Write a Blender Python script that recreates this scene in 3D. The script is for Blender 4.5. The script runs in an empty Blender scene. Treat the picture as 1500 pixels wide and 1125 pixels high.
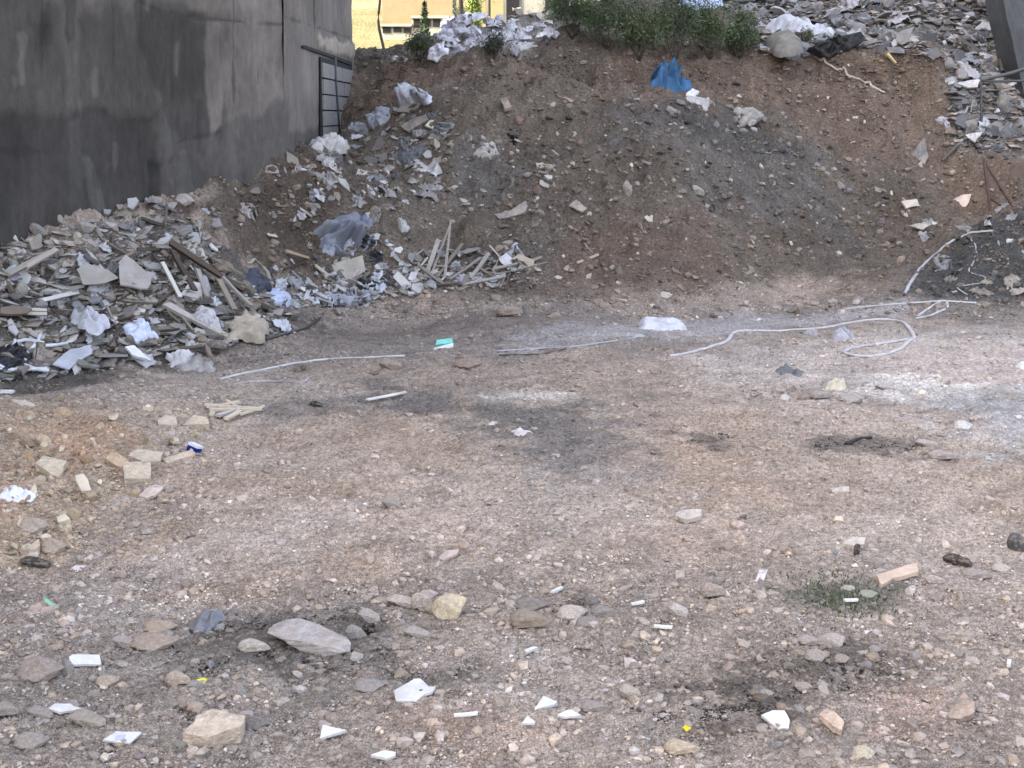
import bpy, math, random
import numpy as np
from mathutils import Vector, Matrix
random.seed(7); RNG = np.random.default_rng(11)
scene = bpy.context.scene
COL = scene.collection
# ------------------------------------------------------------------ camera
CAM = np.array([0.0, 0.0, 2.6]); FPX = 2000.0; PITCH = math.atan(392.5/2000.0)
FWD = np.array([0, math.cos(PITCH), -math.sin(PITCH)]); UP = np.array([0, math.sin(PITCH), math.cos(PITCH)])
cam = bpy.data.cameras.new('camera'); cam.sensor_width = 36; cam.lens = 36*FPX/1500; cam.clip_start = .1; cam.clip_end = 2000
camo = bpy.data.objects.new('camera', cam); COL.objects.link(camo)
camo.location = CAM; camo.rotation_euler = (math.pi/2-PITCH, 0, 0); scene.camera = camo
def rays(u, v):
    u = np.atleast_1d(np.asarray(u, float)); v = np.atleast_1d(np.asarray(v, float))
    return np.stack([(u-750)/FPX, np.zeros_like(u), np.zeros_like(u)], 1) + ((562.5-v)/FPX)[:, None]*UP + FWD
def point_at(u, v, Y):                      # the point of a sight line at distance Y
    d = rays(u, v)[0]; return CAM + d*(Y/d[1])
# ------------------------------------------------------------------ noise
def _h(i, j, s):
    n = (i.astype(np.int64)*374761393 + j.astype(np.int64)*668265263 + s*2246822519) & 0xffffffff
    n = ((n ^ (n >> 13))*1274126177) & 0xffffffff
    return ((n ^ (n >> 16)) & 0xffff)/65535.0
def vn(x, y, s=0):
    i = np.floor(x); j = np.floor(y); fx = x-i; fy = y-j
    fx = fx*fx*fx*(fx*(fx*6-15)+10); fy = fy*fy*fy*(fy*(fy*6-15)+10)
    i = i.astype(np.int64); j = j.astype(np.int64)
    a = _h(i, j, s); b = _h(i+1, j, s); c = _h(i, j+1, s); d = _h(i+1, j+1, s)
    return a+(b-a)*fx+(c-a)*fy+(a-b-c+d)*fx*fy
def fbm(x, y, o=4, s=0, g=.5):              # about -1 .. 1
    r = np.zeros_like(np.asarray(x, float)); a = 1.; t = 0.
    for k in range(o):
        r += a*(vn(x*2**k+17.3*k, y*2**k-9.1*k, s+k)*2-1); t += a; a *= g
    return r/t*1.5
def sstep(a, b, x):
    t = np.clip((x-a)/(b-a), 0, 1); return t*t*(3-2*t)
def pdist(px, py, poly):                    # signed distance to a polygon, positive inside
    d = np.full(px.shape, 1e9); ins = np.zeros(px.shape, bool); n = len(poly)
    for k in range(n):
        x0, y0 = poly[k]; x1, y1 = poly[(k+1) % n]
        ex, ey = x1-x0, y1-y0; L = ex*ex+ey*ey+1e-12
        t = np.clip(((px-x0)*ex+(py-y0)*ey)/L, 0, 1)
        d = np.minimum(d, (px-x0-t*ex)**2+(py-y0-t*ey)**2)
        c = ((y0 > py) != (y1 > py)) & (px < (x1-x0)*(py-y0)/(y1-y0+1e-12)+x0)
        ins ^= c
    d = np.sqrt(d); return np.where(ins, d, -d)
def S(r, g, b, k=1.0):                      # 8-bit colour -> linear, scaled
    f = lambda c: (c/255/12.92 if c < 10.3 else ((c/255+.055)/1.055)**2.4)*k
    return (f(r), f(g), f(b))
# ------------------------------------------------------------------ terrain
WA0 = np.array([-5.62, 15.0]); WA1 = np.array([-3.33, 20.5]); WB1 = np.array([-3.25, 28.5])
def gz(u, v, Y):
    p = point_at(u, v, Y); return (p[0], p[1], p[2])
CP = [gz(*a) for a in (
    # toe of the bank
    (620,437,19.6),(720,440,19.4),(800,440,19.3),(900,438,19.5),(1000,435,19.6),(1150,412,21.3),(1300,385,23.0),
    # bank face
    (650,300,21.3),(800,300,21.2),(950,300,21.2),(1150,300,23.0),(1300,300,24.4),
    (800,370,20.2),(950,370,20.3),(1150,360,22.0),
    (700,200,22.8),(850,200,22.7),(1000,200,22.9),(1150,200,24.7),(1300,200,25.6),
    # shoulder of the spoil heap and the step behind it
    (640,137,23.9),(700,115,24.2),(760,108,24.3),(830,122,24.2),(900,132,24.2),(1000,152,24.3),
    (760,121,25.1),(850,124,25.2),(930,122,25.2),(750,92,25.6),(850,84,25.7),(930,86,25.7),
    (560,110,26.6),(530,150,27.0),(600,95,27.2),(500,190,26.0),(560,200,24.2),(600,260,22.4),
    (1020,105,25.9),(1100,112,26.1),(1250,104,26.3),(1370,100,26.4),(1020,86,26.5),(1100,84,26.7),(1250,84,26.8),(1380,82,26.8),
    (1100,150,25.5),(1250,145,25.9),(1370,160,26.0),
    # terrace
    (850,55,29),(950,70,28),(720,72,28),(700,48,29.5),(790,42,30),(1100,60,28.3),(1200,60,28.8),(1200,5,33),(1450,5,31),(1050,20,32),
    (1440,110,27.6),(1460,190,25.8),(1400,232,25.1),(1470,245,24.6),(1440,300,24.2),(1500,150,27),(1620,150,27),(1620,0,31),(1700,250,24),
    (640,74,28.5),(580,78,28.8),(545,74,29.5),(530,80,29.2),(600,66,30.5),(900,15,32),(980,5,34),
    # dark mound
    (1500,298,20.6),(1420,345,20.4),(1335,405,20.1),(1330,440,19.2),(1420,445,18.9),(1500,450,18.7),(1560,300,20.4),(1620,290,20.3),(1640,440,18.4),(1460,395,19.6),
    # pile along the concrete wall
    (0,365,15.0),(100,345,16.0),(230,312,17.5),(330,266,18.9),(425,236,20.5),(470,215,23),
    (0,430,14.45),(100,450,14.9),(0,520,13.7),(250,400,16.0),(180,470,14.9),(380,400,18.0),(350,330,18.2),(450,300,20.0),(520,350,20.0),(300,340,17.3),
    (0,565,13.3),(100,548,13.8),(210,535,14.2),(320,530,14.45),(430,475,17.1),(540,434,19.6),
    # low spoil in front of it
    (0,845,7.75),(170,765,8.75),(300,645,10.95),(100,700,9.3),(150,622,10.6),(50,590,11.5),(20,680,9.5),(150,567,12.7),(330,590,12.2),
)]
for X in (-9, -7.5): CP += [(X, 13, 1.1), (X, 10, .7), (X, 7, .2), (X, 16, 1.6), (X, 20, 2.1), (X, 26, 2.6)]
CP += [(-6.4, 14, 1.15), (-5.4, 11, .45), (-4.2, 9, .25)]
for Y in (2.5, 4.5, 6.5, 8.5, 11, 14, 17):
    for X in (-8, -2.5, -.7, 1.2, 3.2, 5.5, 8.5, 12):
        if X > -7 and (abs(X) < .36*Y+2 or Y < 8): 
            if not (X < -2 and 7.5 < Y): CP.append((X, Y, .02*math.sin(X*1.7+Y)))
        elif X > 5: CP.append((X, Y, .0))
CP += [(-1.2, 9.5, 0), (-1.4, 12.5, 0), (-1.6, 15.5, 0), (-.6, 18, 0), (9.5, 20, 1.2), (12, 23, 2), (12, 27, 3.6), (12, 33, 5.6), (8, 36, 6.1), (3, 37, 5.6),
       (0, 34, 4.6), (-1.5, 33, 3.9), (-3, 33, 3.3), (-4, 36, 3.0), (-1, 39, 3.4), (3, 43, 5.4), (9, 43, 6.3), (14, 40, 6.3), (-8, 40, 2.8), (-12, 30, 2.7), (-12, 20, 2.2), (-12, 43, 2.6), (14,18,.6), (14, 8, .1), (-12, 8, .6), (-12, 14, 1.3)]
CP = np.array(CP)
def _phi(r2): return .5*r2*np.log(r2+1e-9)
def tps_fit(P, lam):
    n = len(P); r2 = ((P[:, None, :2]-P[None, :, :2])**2).sum(-1); K = _phi(r2)+lam*np.eye(n)
    Q = np.hstack([np.ones((n, 1)), P[:, :2]]); A = np.zeros((n+3, n+3)); A[:n, :n] = K; A[:n, n:] = Q; A[n:, :n] = Q.T
    return np.linalg.solve(A, np.concatenate([P[:, 2], np.zeros(3)]))
TW = tps_fit(CP, .01)
def tps(x, y):
    out = TW[-3]+TW[-2]*x+TW[-1]*y; r = np.empty_like(out)
    for a in range(0, len(x), 20000):
        r2 = (x[a:a+20000, None]-CP[None, :, 0])**2+(y[a:a+20000, None]-CP[None, :, 1])**2
        r[a:a+20000] = _phi(r2)@TW[:-3]
    return out+r
GX0, GX1, GY0, GY1, GS = -12., 14., 2.4, 44., .05
gx = np.arange(GX0, GX1+1e-6, GS); gy = np.arange(GY0, GY1+1e-6, GS)
cx = np.arange(GX0, GX1+.21, .2); cy = np.arange(GY0, GY1+.21, .2)
CXX, CYY = np.meshgrid(cx, cy); CZ = tps(CXX.ravel(), CYY.ravel()).reshape(CXX.shape)
def bil(T, x, y, x0, y0, s):
    fx = np.clip((x-x0)/s, 0, T.shape[1]-1.001); fy = np.clip((y-y0)/s, 0, T.shape[0]-1.001)
    i = fx.astype(int); j = fy.astype(int); fx = fx-i; fy = fy-j
    return T[j, i]*(1-fx)*(1-fy)+T[j, i+1]*fx*(1-fy)+T[j+1, i]*(1-fx)*fy+T[j+1, i+1]*fx*fy
GXX, GYY = np.meshgrid(gx, gy)
H0 = bil(CZ, GXX, GYY, GX0, GY0, .2)
def rough(x, y, h):                         # how broken the ground is
    return sstep(.12, .7, h)
def detail(x, y, h):
    r = rough(x, y, h)
    d = .028*fbm(x*1.1, y*.9, 3, 5)+.012*fbm(x*4, y*4, 3, 9)
    d += r*(.15*fbm(x*1.2, y*1.2, 3, 21)+.10*fbm(x*3.1, y*3.1, 3, 31)+.05*np.abs(fbm(x*8, y*8, 2, 41))+.16*(.35-np.abs(fbm(x*.75+.3*y, y*2.3, 3, 45))))
    return d
HT = H0+detail(GXX, GYY, H0)
HT_ = HT.copy()
def H(x, y): return bil(HT, np.asarray(x, float), np.asarray(y, float), GX0, GY0, GS)
def at(u, v):                               # where sight lines meet the ground (N x 3)
    d = rays(u, v); d = d/d[:, 1:2]; n = len(d); hit = np.full(n, 44.); done = np.zeros(n, bool)
    ys = np.concatenate([np.arange(3.0, 12, .03), np.arange(12, 43.9, .04)])
    for y in ys:
        p = CAM+d*y; b = (~done) & (p[:, 2] <= H(p[:, 0], p[:, 1])); hit[b] = y; done |= b
        if done.all(): break
    lo = hit-.06; hi = hit.copy()
    for _ in range(8):
        m = (lo+hi)/2; p = CAM+d*m[:, None]; b = p[:, 2] <= H(p[:, 0], p[:, 1]); hi = np.where(b, m, hi); lo = np.where(b, lo, m)
    return CAM+d*hi[:, None]
def at1(u, v): return at([u], [v])[0]
def scarp(line, back, front, w, fade):      # a broken step in the slope; line = (u, v, distance)
    global HT
    P = np.array([point_at(*p) for p in line]); i = np.argsort(P[:, 0]); P = P[i]
    ys = np.interp(GXX, P[:, 0], P[:, 1])+.16*fbm(GXX*1.9, GYY*0+3, 4, 301); e = sstep(P[0, 0]-.1, P[0, 0]+.6, GXX)*sstep(P[-1, 0]+.1, P[-1, 0]-.6, GXX)*(.65+.5*fbm(GXX*.9, GYY*0+8, 2, 305))
    d = GYY-ys+.06*fbm(GXX*5, GYY*5, 3, 303); s = sstep(-w, w, d)
    HT = HT+e*(s*back*np.exp(-np.maximum(d, 0)/fade)-(1-s)*front*np.exp(-np.maximum(-d, 0)/fade))
scarp([(690,90,25.6),(760,88,25.45),(850,88,25.45),(945,88,25.5),(1020,90,25.9)], .16, .62, .06, .45)
scarp([(1000,88,26.2),(1100,86,26.45),(1250,86,26.5),(1330,86,26.5),(1395,86,26.4)], .12, .50, .06, .45)
scarp([(520,100,27.0),(600,95,26.9),(670,92,26.0)], .10, .45, .07, .5)
scarp([(1040,150,25.2),(1100,140,25.7),(1200,135,25.9),(1300,150,25.9)], .10, .22, .08, .5)
scarp([(700,255,21.9),(800,262,21.8),(900,250,21.9),(1000,262,21.9)], .08, .14, .1, .4)
def normal(x, y, e=.25):
    n = np.array([H(x-e, y)-H(x+e, y), H(x, y-e)-H(x, y+e), 2*e], float).reshape(3); return n/np.linalg.norm(n)
def mpp(p): return float(np.dot(p-CAM, FWD))/FPX       # metres per photo pixel at a point
# ------------------------------------------------------------------ mesh helpers
def mesh(name, V, F, smooth=False, col=None):
    me = bpy.data.meshes.new(name)
    if isinstance(F, np.ndarray):
        V = np.asarray(V, np.float32); k = F.shape[1]
        me.vertices.add(len(V)); me.vertices.foreach_set('co', V.ravel())
        me.loops.add(F.size); me.loops.foreach_set('vertex_index', F.astype(np.int32).ravel())
        me.polygons.add(len(F)); me.polygons.foreach_set('loop_start', np.arange(0, F.size, k, dtype=np.int32))
        me.update(calc_edges=True)
    else: me.from_pydata([tuple(map(float, v)) for v in V], [], F); me.update()
    if smooth: me.polygons.foreach_set('use_smooth', np.ones(len(me.polygons), bool))
    else: me.polygons.foreach_set('use_smooth', np.zeros(len(me.polygons), bool))
    if col is not None:
        a = me.color_attributes.new('col', 'FLOAT_COLOR', 'POINT'); c = np.ones((len(V), 4), np.float32); c[:, :3] = col
        a.data.foreach_set('color', c.ravel())
    return me
def link(name, me, mat, parent=None, color=None):
    o = bpy.data.objects.new(name, me); COL.objects.link(o)
    if mat is not None and me is not None and len(me.materials) == 0: me.materials.append(mat)
    if parent is not None: o.parent = parent
    if color is not None: o.color = (*color, 1)
    return o
def tag(o, label, cat, group=None):
    o['label'] = label; o['category'] = cat; o['kind'] = 'thing'
    if group: o['group'] = group
    return o
def empty(name, loc, label, cat, group=None):
    o = bpy.data.objects.new(name, None); COL.objects.link(o); o.location = loc; o.empty_display_size = .1; return tag(o, label, cat, group)
def grid_faces(r, c, wrap=False):
    i = np.arange(r-1)[:, None]*c; j = np.arange(c if wrap else c-1)[None, :]; j2 = (j+1) % c
    return np.stack([i+j, i+j2, i+c+j2, i+c+j], -1).reshape(-1, 4)
# ------------------------------------------------------------------ materials
class NT:
    def __init__(s, name):
        s.m = bpy.data.materials.new(name); s.m.use_nodes = True; s.t = s.m.node_tree; s.b = s.t.nodes['Principled BSDF']
    def n(s, typ, **k):
        x = s.t.nodes.new(typ)
        for a, b in k.items():
            if a.startswith('_'): setattr(x, a[1:], b)
            else: x.inputs[a.replace('0', ' ')].default_value = b
        return x
    def l(s, a, b): s.t.links.new(a, b)
    def noise(s, vec, scale, det=4, rough=.55, stretch=None):
        if stretch:
            mp = s.n('ShaderNodeMapping'); mp.inputs['Scale'].default_value = stretch; s.l(vec, mp.inputs['Vector']); vec = mp.outputs[0]
        x = s.n('ShaderNodeTexNoise', Scale=scale, Detail=det, Roughness=rough); s.l(vec, x.inputs['Vector']); return x.outputs['Fac']
    def ramp(s, fac, a, b, lo=0., hi=1.):
        x = s.n('ShaderNodeMapRange'); x.inputs['From Min'].default_value = a; x.inputs['From Max'].default_value = b
        x.inputs['To Min'].default_value = lo; x.inputs['To Max'].default_value = hi; s.l(fac, x.inputs['Value']); return x.outputs['Result']
    def mulc(s, col, fac):                  # colour times a grey factor
        x = s.n('ShaderNodeVectorMath', _operation='SCALE'); s.l(col, x.inputs[0]); s.l(fac, x.inputs['Scale']); return x.outputs[0]
    def mix(s, fac, a, b):
        x = s.n('ShaderNodeMix', _data_type='RGBA')
        for sock, val in ((x.inputs[0], fac), (x.inputs[6], a), (x.inputs[7], b)):
            if isinstance(val, (tuple, float, int)): sock.default_value = (*val, 1) if isinstance(val, tuple) else val
            else: s.l(val, sock)
        return x.outputs[2]
    def math(s, op, a, b):
        x = s.n('ShaderNodeMath', _operation=op)
        for k, val in enumerate((a, b)):
            if isinstance(val, (int, float)): x.inputs[k].default_value = val
            else: s.l(val, x.inputs[k])
        return x.outputs[0]
    def bump(s, h, dist, strength=1.):
        x = s.n('ShaderNodeBump', Strength=strength, Distance=dist); s.l(h, x.inputs['Height']); s.l(x.outputs[0], s.b.inputs['Normal'])
    def done(s, col, rough=.95, spec=.15):
        if isinstance(col, tuple): s.b.inputs['Base Color'].default_value = (*col, 1)
        else: s.l(col, s.b.inputs['Base Color'])
        s.b.inputs['Roughness'].default_value = rough; s.b.inputs['Specular IOR Level'].default_value = spec; return s.m
def coords(m, kind='Object'): return m.n('ShaderNodeTexCoord').outputs[kind]
def wpos(m): return m.n('ShaderNodeNewGeometry').outputs['Position']
def vcol(m): x = m.n('ShaderNodeVertexColor'); x.layer_name = 'col'; return x.outputs['Color']
def ocol(m): return m.n('ShaderNodeObjectInfo').outputs['Color']
MAT = {}
def soil_mat():
    m = NT('soil'); w = wpos(m); c = vcol(m)
    n1 = m.noise(w, 3.2, 6, .62); n2 = m.noise(w, 26, 5, .7); n3 = m.noise(w, 110, 3, .7)
    c = m.mulc(c, m.ramp(n1, .3, .7, .74, 1.26)); c = m.mulc(c, m.ramp(n2, .3, .7, .48, 1.5)); c = m.mulc(c, m.ramp(n3, .32, .68, .45, 1.5))  # strong fine noise also puts the shade of crevices into the soil colour
    vo = m.n('ShaderNodeTexVoronoi', Scale=42.); m.l(w, vo.inputs['Vector'])   # embedded grit
    grit = m.ramp(vo.outputs['Distance'], .16, .26, 1, 0); sep = m.n('ShaderNodeSeparateColor'); m.l(vo.outputs['Color'], sep.inputs[0])
    c = m.mix(m.math('MULTIPLY', grit, m.ramp(sep.outputs[0], .55, .8, 0, .75)), c, m.mulc(c, m.ramp(sep.outputs[1], 0, 1, .5, 2.1)))
    h = m.math('ADD', m.math('MULTIPLY', n2, 1.), m.math('MULTIPLY', n3, .45)); h = m.math('ADD', h, m.math('MULTIPLY', grit, .35))
    m.bump(h, .03, .9); return m.done(c, .97, .1)
def stone_mat(name, attr):
    m = NT(name); c = vcol(m) if attr else ocol(m); w = wpos(m) if attr else coords(m)
    n1 = m.noise(w, 7 if attr else 3.5, 5, .65); n2 = m.noise(w, 60 if attr else 26, 4, .7)
    c = m.mulc(c, m.ramp(n1, .3, .7, .68, 1.28)); c = m.mulc(c, m.ramp(n2, .3, .72, .7, 1.28))
    dust = m.ramp(m.noise(w, 2.3, 3), .45, .65, 0, .5); c = m.mix(dust, c, S(168, 150, 135, .8))
    m.bump(m.math('ADD', n1, n2), .012 if attr else .05, .6); return m.done(c, .95, .15)
def slab_mat():
    m = NT('plaster_board'); c = ocol(m); w = wpos(m)
    n1 = m.noise(w, 5, 5, .6); n2 = m.noise(w, 45, 4, .7)
    c = m.mulc(c, m.ramp(n1, .3, .7, .8, 1.14)); c = m.mulc(c, m.ramp(n2, .3, .7, .9, 1.08))
    c = m.mix(m.ramp(m.noise(w, 2.1, 4), .52, .68, 0, .4), c, S(120, 105, 95, .8)); m.bump(n2, .004, .5); return m.done(c, .9, .2)
def wood_mat():
    m = NT('weathered_wood'); c = ocol(m); w = coords(m)
    n1 = m.noise(w, 6, 5, .6, (.15, 3, 3)); c = m.mulc(c, m.ramp(n1, .3, .7, .6, 1.3)); m.bump(n1, .01, .5); return m.done(c, .85, .2)
def plastic_mat(name, rough, spec, grime=.35, alpha=None):
    m = NT(name); c = ocol(m); w = wpos(m)
    n1 = m.noise(w, 6, 5, .6); c = m.mulc(c, m.ramp(n1, .3, .7, .78, 1.15))
    c = m.mix(m.ramp(m.noise(w, 3.1, 4), .5, .7, 0, grime), c, S(118, 104, 95, .8)); m.bump(m.noise(w, 30, 3), .01, .4); m.done(c, rough, spec)
    if alpha: m.b.inputs['Alpha'].default_value = alpha
    return m.m
def leaf_mat():
    m = NT('leaves'); c = vcol(m); m.done(c, .6, .3); m.b.inputs['Subsurface Weight'].default_value = 0; return m.m
def plain(name, col, rough=.8, spec=.2, var=.25, scale=8):
    m = NT(name); w = wpos(m); rgb = m.n('ShaderNodeRGB'); rgb.outputs[0].default_value = (*col, 1)
    n = m.noise(w, scale, 5, .6); c = m.mulc(rgb.outputs[0], m.ramp(n, .3, .7, 1-var, 1+var)); m.bump(n, .01, .3); return m.done(c, rough, spec)
def concrete_mat():
    m = NT('stained_concrete'); w = wpos(m); c = vcol(m)
    n1 = m.noise(w, 1.6, 6, .6, (1, 1, .45)); n2 = m.noise(w, 9, 6, .7, (1, 1, .6)); n3 = m.noise(w, 60, 4, .7); n4 = m.noise(w, 4.5, 5, .6, (1, 1, .22))
    c = m.mulc(c, m.ramp(n1, .3, .7, .82, 1.18)); c = m.mulc(c, m.ramp(n2, .3, .7, .8, 1.2)); c = m.mulc(c, m.ramp(n4, .3, .7, .9, 1.1)); c = m.mulc(c, m.ramp(n3, .3, .7, .9, 1.1))
    m.bump(m.math('ADD', n2, m.math('MULTIPLY', n3, .4)), .03, .6); return m.done(c, .92, .15)
MAT.update(soil=soil_mat(), stone=stone_mat('stone', False), gravel=stone_mat('gravel', True), slab=slab_mat(), wood=wood_mat(),
    plastic=plastic_mat('dusty_plastic', .6, .3), cloth=plastic_mat('dusty_cloth', .9, .1, .25), black=plastic_mat('black_plastic', .5, .3, .12), film=plastic_mat('thin_film', .5, .35, .2, .55),
    leaves=leaf_mat(), bark=plain('bark', (.07, .055, .045)), concrete=concrete_mat(), dark=plain('dark_recess', (.012, .011, .011)),
    block=plain('cinder_block', (.2, .185, .175), .95, .1, .2, 14), rust=plain('rusty_iron', (.055, .032, .024), .8, .3), iron=plain('grey_iron', (.05, .05, .052), .6, .4))
# ------------------------------------------------------------------ ground
def zone(poly_px):
    P = at([p[0] for p in poly_px], [p[1] for p in poly_px]); return [(p[0], p[1]) for p in P]
KA = .82
ZONES = [   # (outline, soil colour, edge softness in m, strength, edge raggedness)
    (zone([(180,640),(480,560),(760,600),(1000,560),(1330,600),(1500,680),(1500,840),(900,850),(560,870),(200,850),(60,900),(150,780)]), S(174,152,134,KA), 1.0, .7, .9),
    (zone([(330,640),(560,590),(720,680),(620,830),(300,880),(60,950),(120,850)]), S(182,150,122,KA), .6, .5, .8),
    (zone([(960,620),(1100,600),(1120,740),(1000,800),(900,740)]), S(184,148,120,KA), .5, .45, .6),
    (zone([(-200,570),(330,590),(300,640),(250,690),(170,765),(60,835),(-200,860)]), S(174,147,118,KA), .35, .85, .5),
    (zone([(65,620),(150,600),(185,660),(110,690),(60,680)]), S(188,140,102,KA), .25, .6, .5),
    (zone([(-40,640),(15,660),(20,760),(-40,790)]), S(196,150,116,KA), .2, .55, .2),
    (zone([(320,545),(480,470),(620,448),(1000,455),(1330,405),(1480,440),(1340,470),(1000,510),(620,522),(470,540)]), S(128,118,114,KA), .6, .8, .7),
    (zone([(340,500),(470,468),(800,452),(800,478),(560,500)]), S(122,108,100,KA), .4, .7, .5),
    (zone([(760,500),(1000,470),(1340,440),(1345,455),(1010,495),(770,515)]), S(170,165,170,KA), .35, .7, .7),
    (zone([(390,592),(560,560),(780,590),(880,585),(910,630),(840,690),(700,625),(560,604),(440,604)]), S(102,98,97,KA), .45, .8, .8),
    (zone([(720,640),(900,600),(940,720),(800,770)]), S(132,122,120,KA), .5, .6, .8),
    (zone([(700,581),(770,573),(830,577),(820,588),(740,588)]), S(205,192,184,KA), .2, .8, .3),
    (zone([(1000,525),(1330,485),(1560,500),(1600,580),(1300,600),(1080,560)]), S(188,172,166,KA), .4, .75, .8),
    (zone([(1260,545),(1420,560),(1420,585),(1230,580)]), S(216,208,204,KA), .2, .75, .6),
    (zone([(1390,580),(1700,530),(1700,690),(1420,660)]), S(165,166,172,KA), .4, .8, .7),
    (zone([(1280,480),(1700,440),(1700,520),(1380,500)]), S(150,142,140,KA), .4, .6, .7),
    (zone([(-300,1000),(200,900),(500,865),(900,850),(1300,830),(1800,900),(1900,1200),(-400,1200)]), S(150,135,124,KA), .7, .8, .8),
    (zone([(560,1040),(760,1020),(740,1080),(600,1085)]), S(176,140,116,KA), .2, .5, .3),
    (zone([(1260,1010),(1400,1010),(1380,1075),(1280,1070)]), S(180,146,128,KA), .15, .6, .3),
    (zone([(700,1060),(860,1060),(820,1130),(680,1120)]), S(180,150,126,KA), .15, .4, .3),
    (zone([(300,900),(420,905),(420,985),(250,990),(230,960)]), S(70,65,62,KA), .2, .75, .25),
    (zone([(420,900),(560,895),(560,960),(480,985),(420,960)]), S(74,68,65,KA), .2, .7, .25),
    (zone([(560,985),(680,985),(660,1020),(580,1030)]), S(84,78,73,KA), .16, .7, .2),
    (zone([(1120,950),(1290,950),(1310,990),(1200,1010),(1060,1040),(1000,1010)]), S(86,77,71,KA), .25, .75, .3),
    (zone([(930,1040),(1120,1030),(1150,1075),(960,1080)]), S(84,75,68,KA), .2, .7, .25),
    (zone([(1200,640),(1360,640),(1330,665),(1190,662)]), S(92,84,80,KA), .16, .75, .25),
    (zone([(1000,635),(1070,640),(1060,660),(1010,655)]), S(94,87,83,KA), .16, .65, .2),
    (zone([(1140,860),(1330,850),(1300,900),(1160,890)]), S(100,96,86,KA), .12, .7, .25),
    (zone([(820,870),(860,868),(865,890),(830,892)]), S(70,64,60,KA), .1, .8, .1),
    (zone([(60,885),(250,805),(480,740),(560,750),(300,850),(90,915)]), S(198,182,172,KA), .3, .5, .5),
    (zone([(560,700),(900,690),(1000,740),(960,800),(600,800)]), S(190,170,156,KA), .4, .45, .6),
    # pile along the concrete wall
    (zone([(-400,400),(0,372),(100,350),(230,318),(300,345),(400,430),(470,460),(430,480),(330,535),(210,545),(0,580),(-400,640)]), S(86,80,75,KA), .3, .9, .5),
    # dark mound
    (zone([(1322,432),(1345,395),(1400,352),(1500,298),(1640,280),(1700,440),(1500,452),(1420,448)]), S(72,73,76,KA), .2, .95, .3),
    (zone([(1340,440),(1700,430),(1700,470),(1420,475)]), S(96,94,95,KA), .2, .6, .4)]
BANK = [
    (zone([(520,100),(640,80),(760,90),(1000,85),(1390,82),(1390,180),(1300,230),(1000,150),(760,125),(560,140)]), S(124,100,84,KA), .25, .6, .4),
    (zone([(500,160),(520,115),(600,95),(640,130),(560,190)]), S(126,102,84,KA), .3, .7, .4),
    (zone([(1340,200),(1500,210),(1500,310),(1400,320)]), S(118,96,80,KA), .3, .7, .4),
    (zone([(1150,260),(1330,300),(1300,360),(1100,380),(1000,420),(1150,330)]), S(104,86,72,KA), .3, .6, .4),
    (zone([(820,330),(1040,340),(1050,420),(800,430)]), S(112,88,75,KA), .4, .6, .4),
    (zone([(890,172),(970,140),(1040,150),(1110,180),(1195,225),(1245,325),(1185,345),(1100,310),(1010,255),(930,215)]), S(104,99,96,KA), .5, .75, 1.),
    (zone([(660,215),(730,205),(770,250),(730,300),(660,290)]), S(104,100,98,KA), .2, .7, .4),
    (zone([(740,340),(830,330),(820,385),(740,390)]), S(112,104,98,KA), .2, .6, .4),
    (zone([(560,200),(660,150),(640,250),(560,300),(480,300),(500,220)]), S(104,92,82,KA), .3, .6, .4),
    (zone([(225,318),(290,280),(400,240),(500,225),(490,400),(400,420),(350,380),(300,335)]), S(98,82,70,.62), .25, .9, .5),
    (zone([(985,160),(1050,158),(1120,190),(1185,225),(1150,250),(1080,235),(1000,190)]), S(84,81,80,KA), .3, .7, .8),
    # debris slope and terrace
    (zone([(1390,85),(1270,72),(1150,80),(1100,40),(1000,-20),(1700,-20),(1700,260),(1400,215)]), S(112,108,106,KA), .25, .9, .4),
    (zone([(640,84),(800,70),(820,30),(640,30)]), S(150,142,138,KA), .25, .7, .4)]
def soilcol(x, y):
    h0 = bil(H0, x, y, GX0, GY0, GS)
    c = np.empty((len(x), 3)); c[:] = S(160,140,126,KA)
    b = sstep(-.14, .16, h0+.16*fbm(x*.9, y*.9, 4, 75)+.06*fbm(x*5, y*5, 3, 77))*sstep(18.0, 19.3, y+.4*fbm(x*.8, y*.8, 3, 71))
    bank = np.array(S(110,97,87,KA)); t = (.5+.5*fbm(x*.9, y*.9, 4, 73))[:, None]
    c = c*(1-b[:, None])+bank*(.8+.4*t)*b[:, None]
    far = (y > 3) & (y < 40)
    for zs in (ZONES, BANK):
        for poly, zc, soft, st, rag in zs:
            P = np.array(poly); m = far & (x > P[:, 0].min()-2) & (x < P[:, 0].max()+2) & (y > P[:, 1].min()-2) & (y < P[:, 1].max()+2)
            if not m.any(): continue
            xs, ys = x[m], y[m]
            d = pdist(xs, ys, poly)+rag*soft*1.2*fbm(xs*1.6/max(soft, .15)**.5, ys*1.6/max(soft, .15)**.5, 4, 91)+soft*.9*fbm(xs*7, ys*7, 4, 93)
            k = (sstep(-soft, soft, d)*st)[:, None]; c[m] = c[m]*(1-k)+np.array(zc)*k
    # drifts of dust and streaks of vehicle tracks
    k = (sstep(.25, .8, fbm(x*.5+.3*y, y*.28-.1*x, 4, 95))*.3*(1-b))[:, None]; c = c*(1-k)+np.array(S(190,174,164,KA))*k
    k = (sstep(.2, .75, fbm(x*.9-.35*y+3, y*.5+.2*x, 4, 97))*.32*(1-b))[:, None]; c = c*(1-k)+np.array(S(124,113,108,KA))*k
    l = c.mean(1, keepdims=True); bk = (1-.10*b)[:, None]; return (c*.68+l*.32)*np.array([1.03, 1.0, .94])*.97*bk
yr = [np.array([-60, -30, -12, -4, 0, 2.0, 3.2])]
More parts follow.
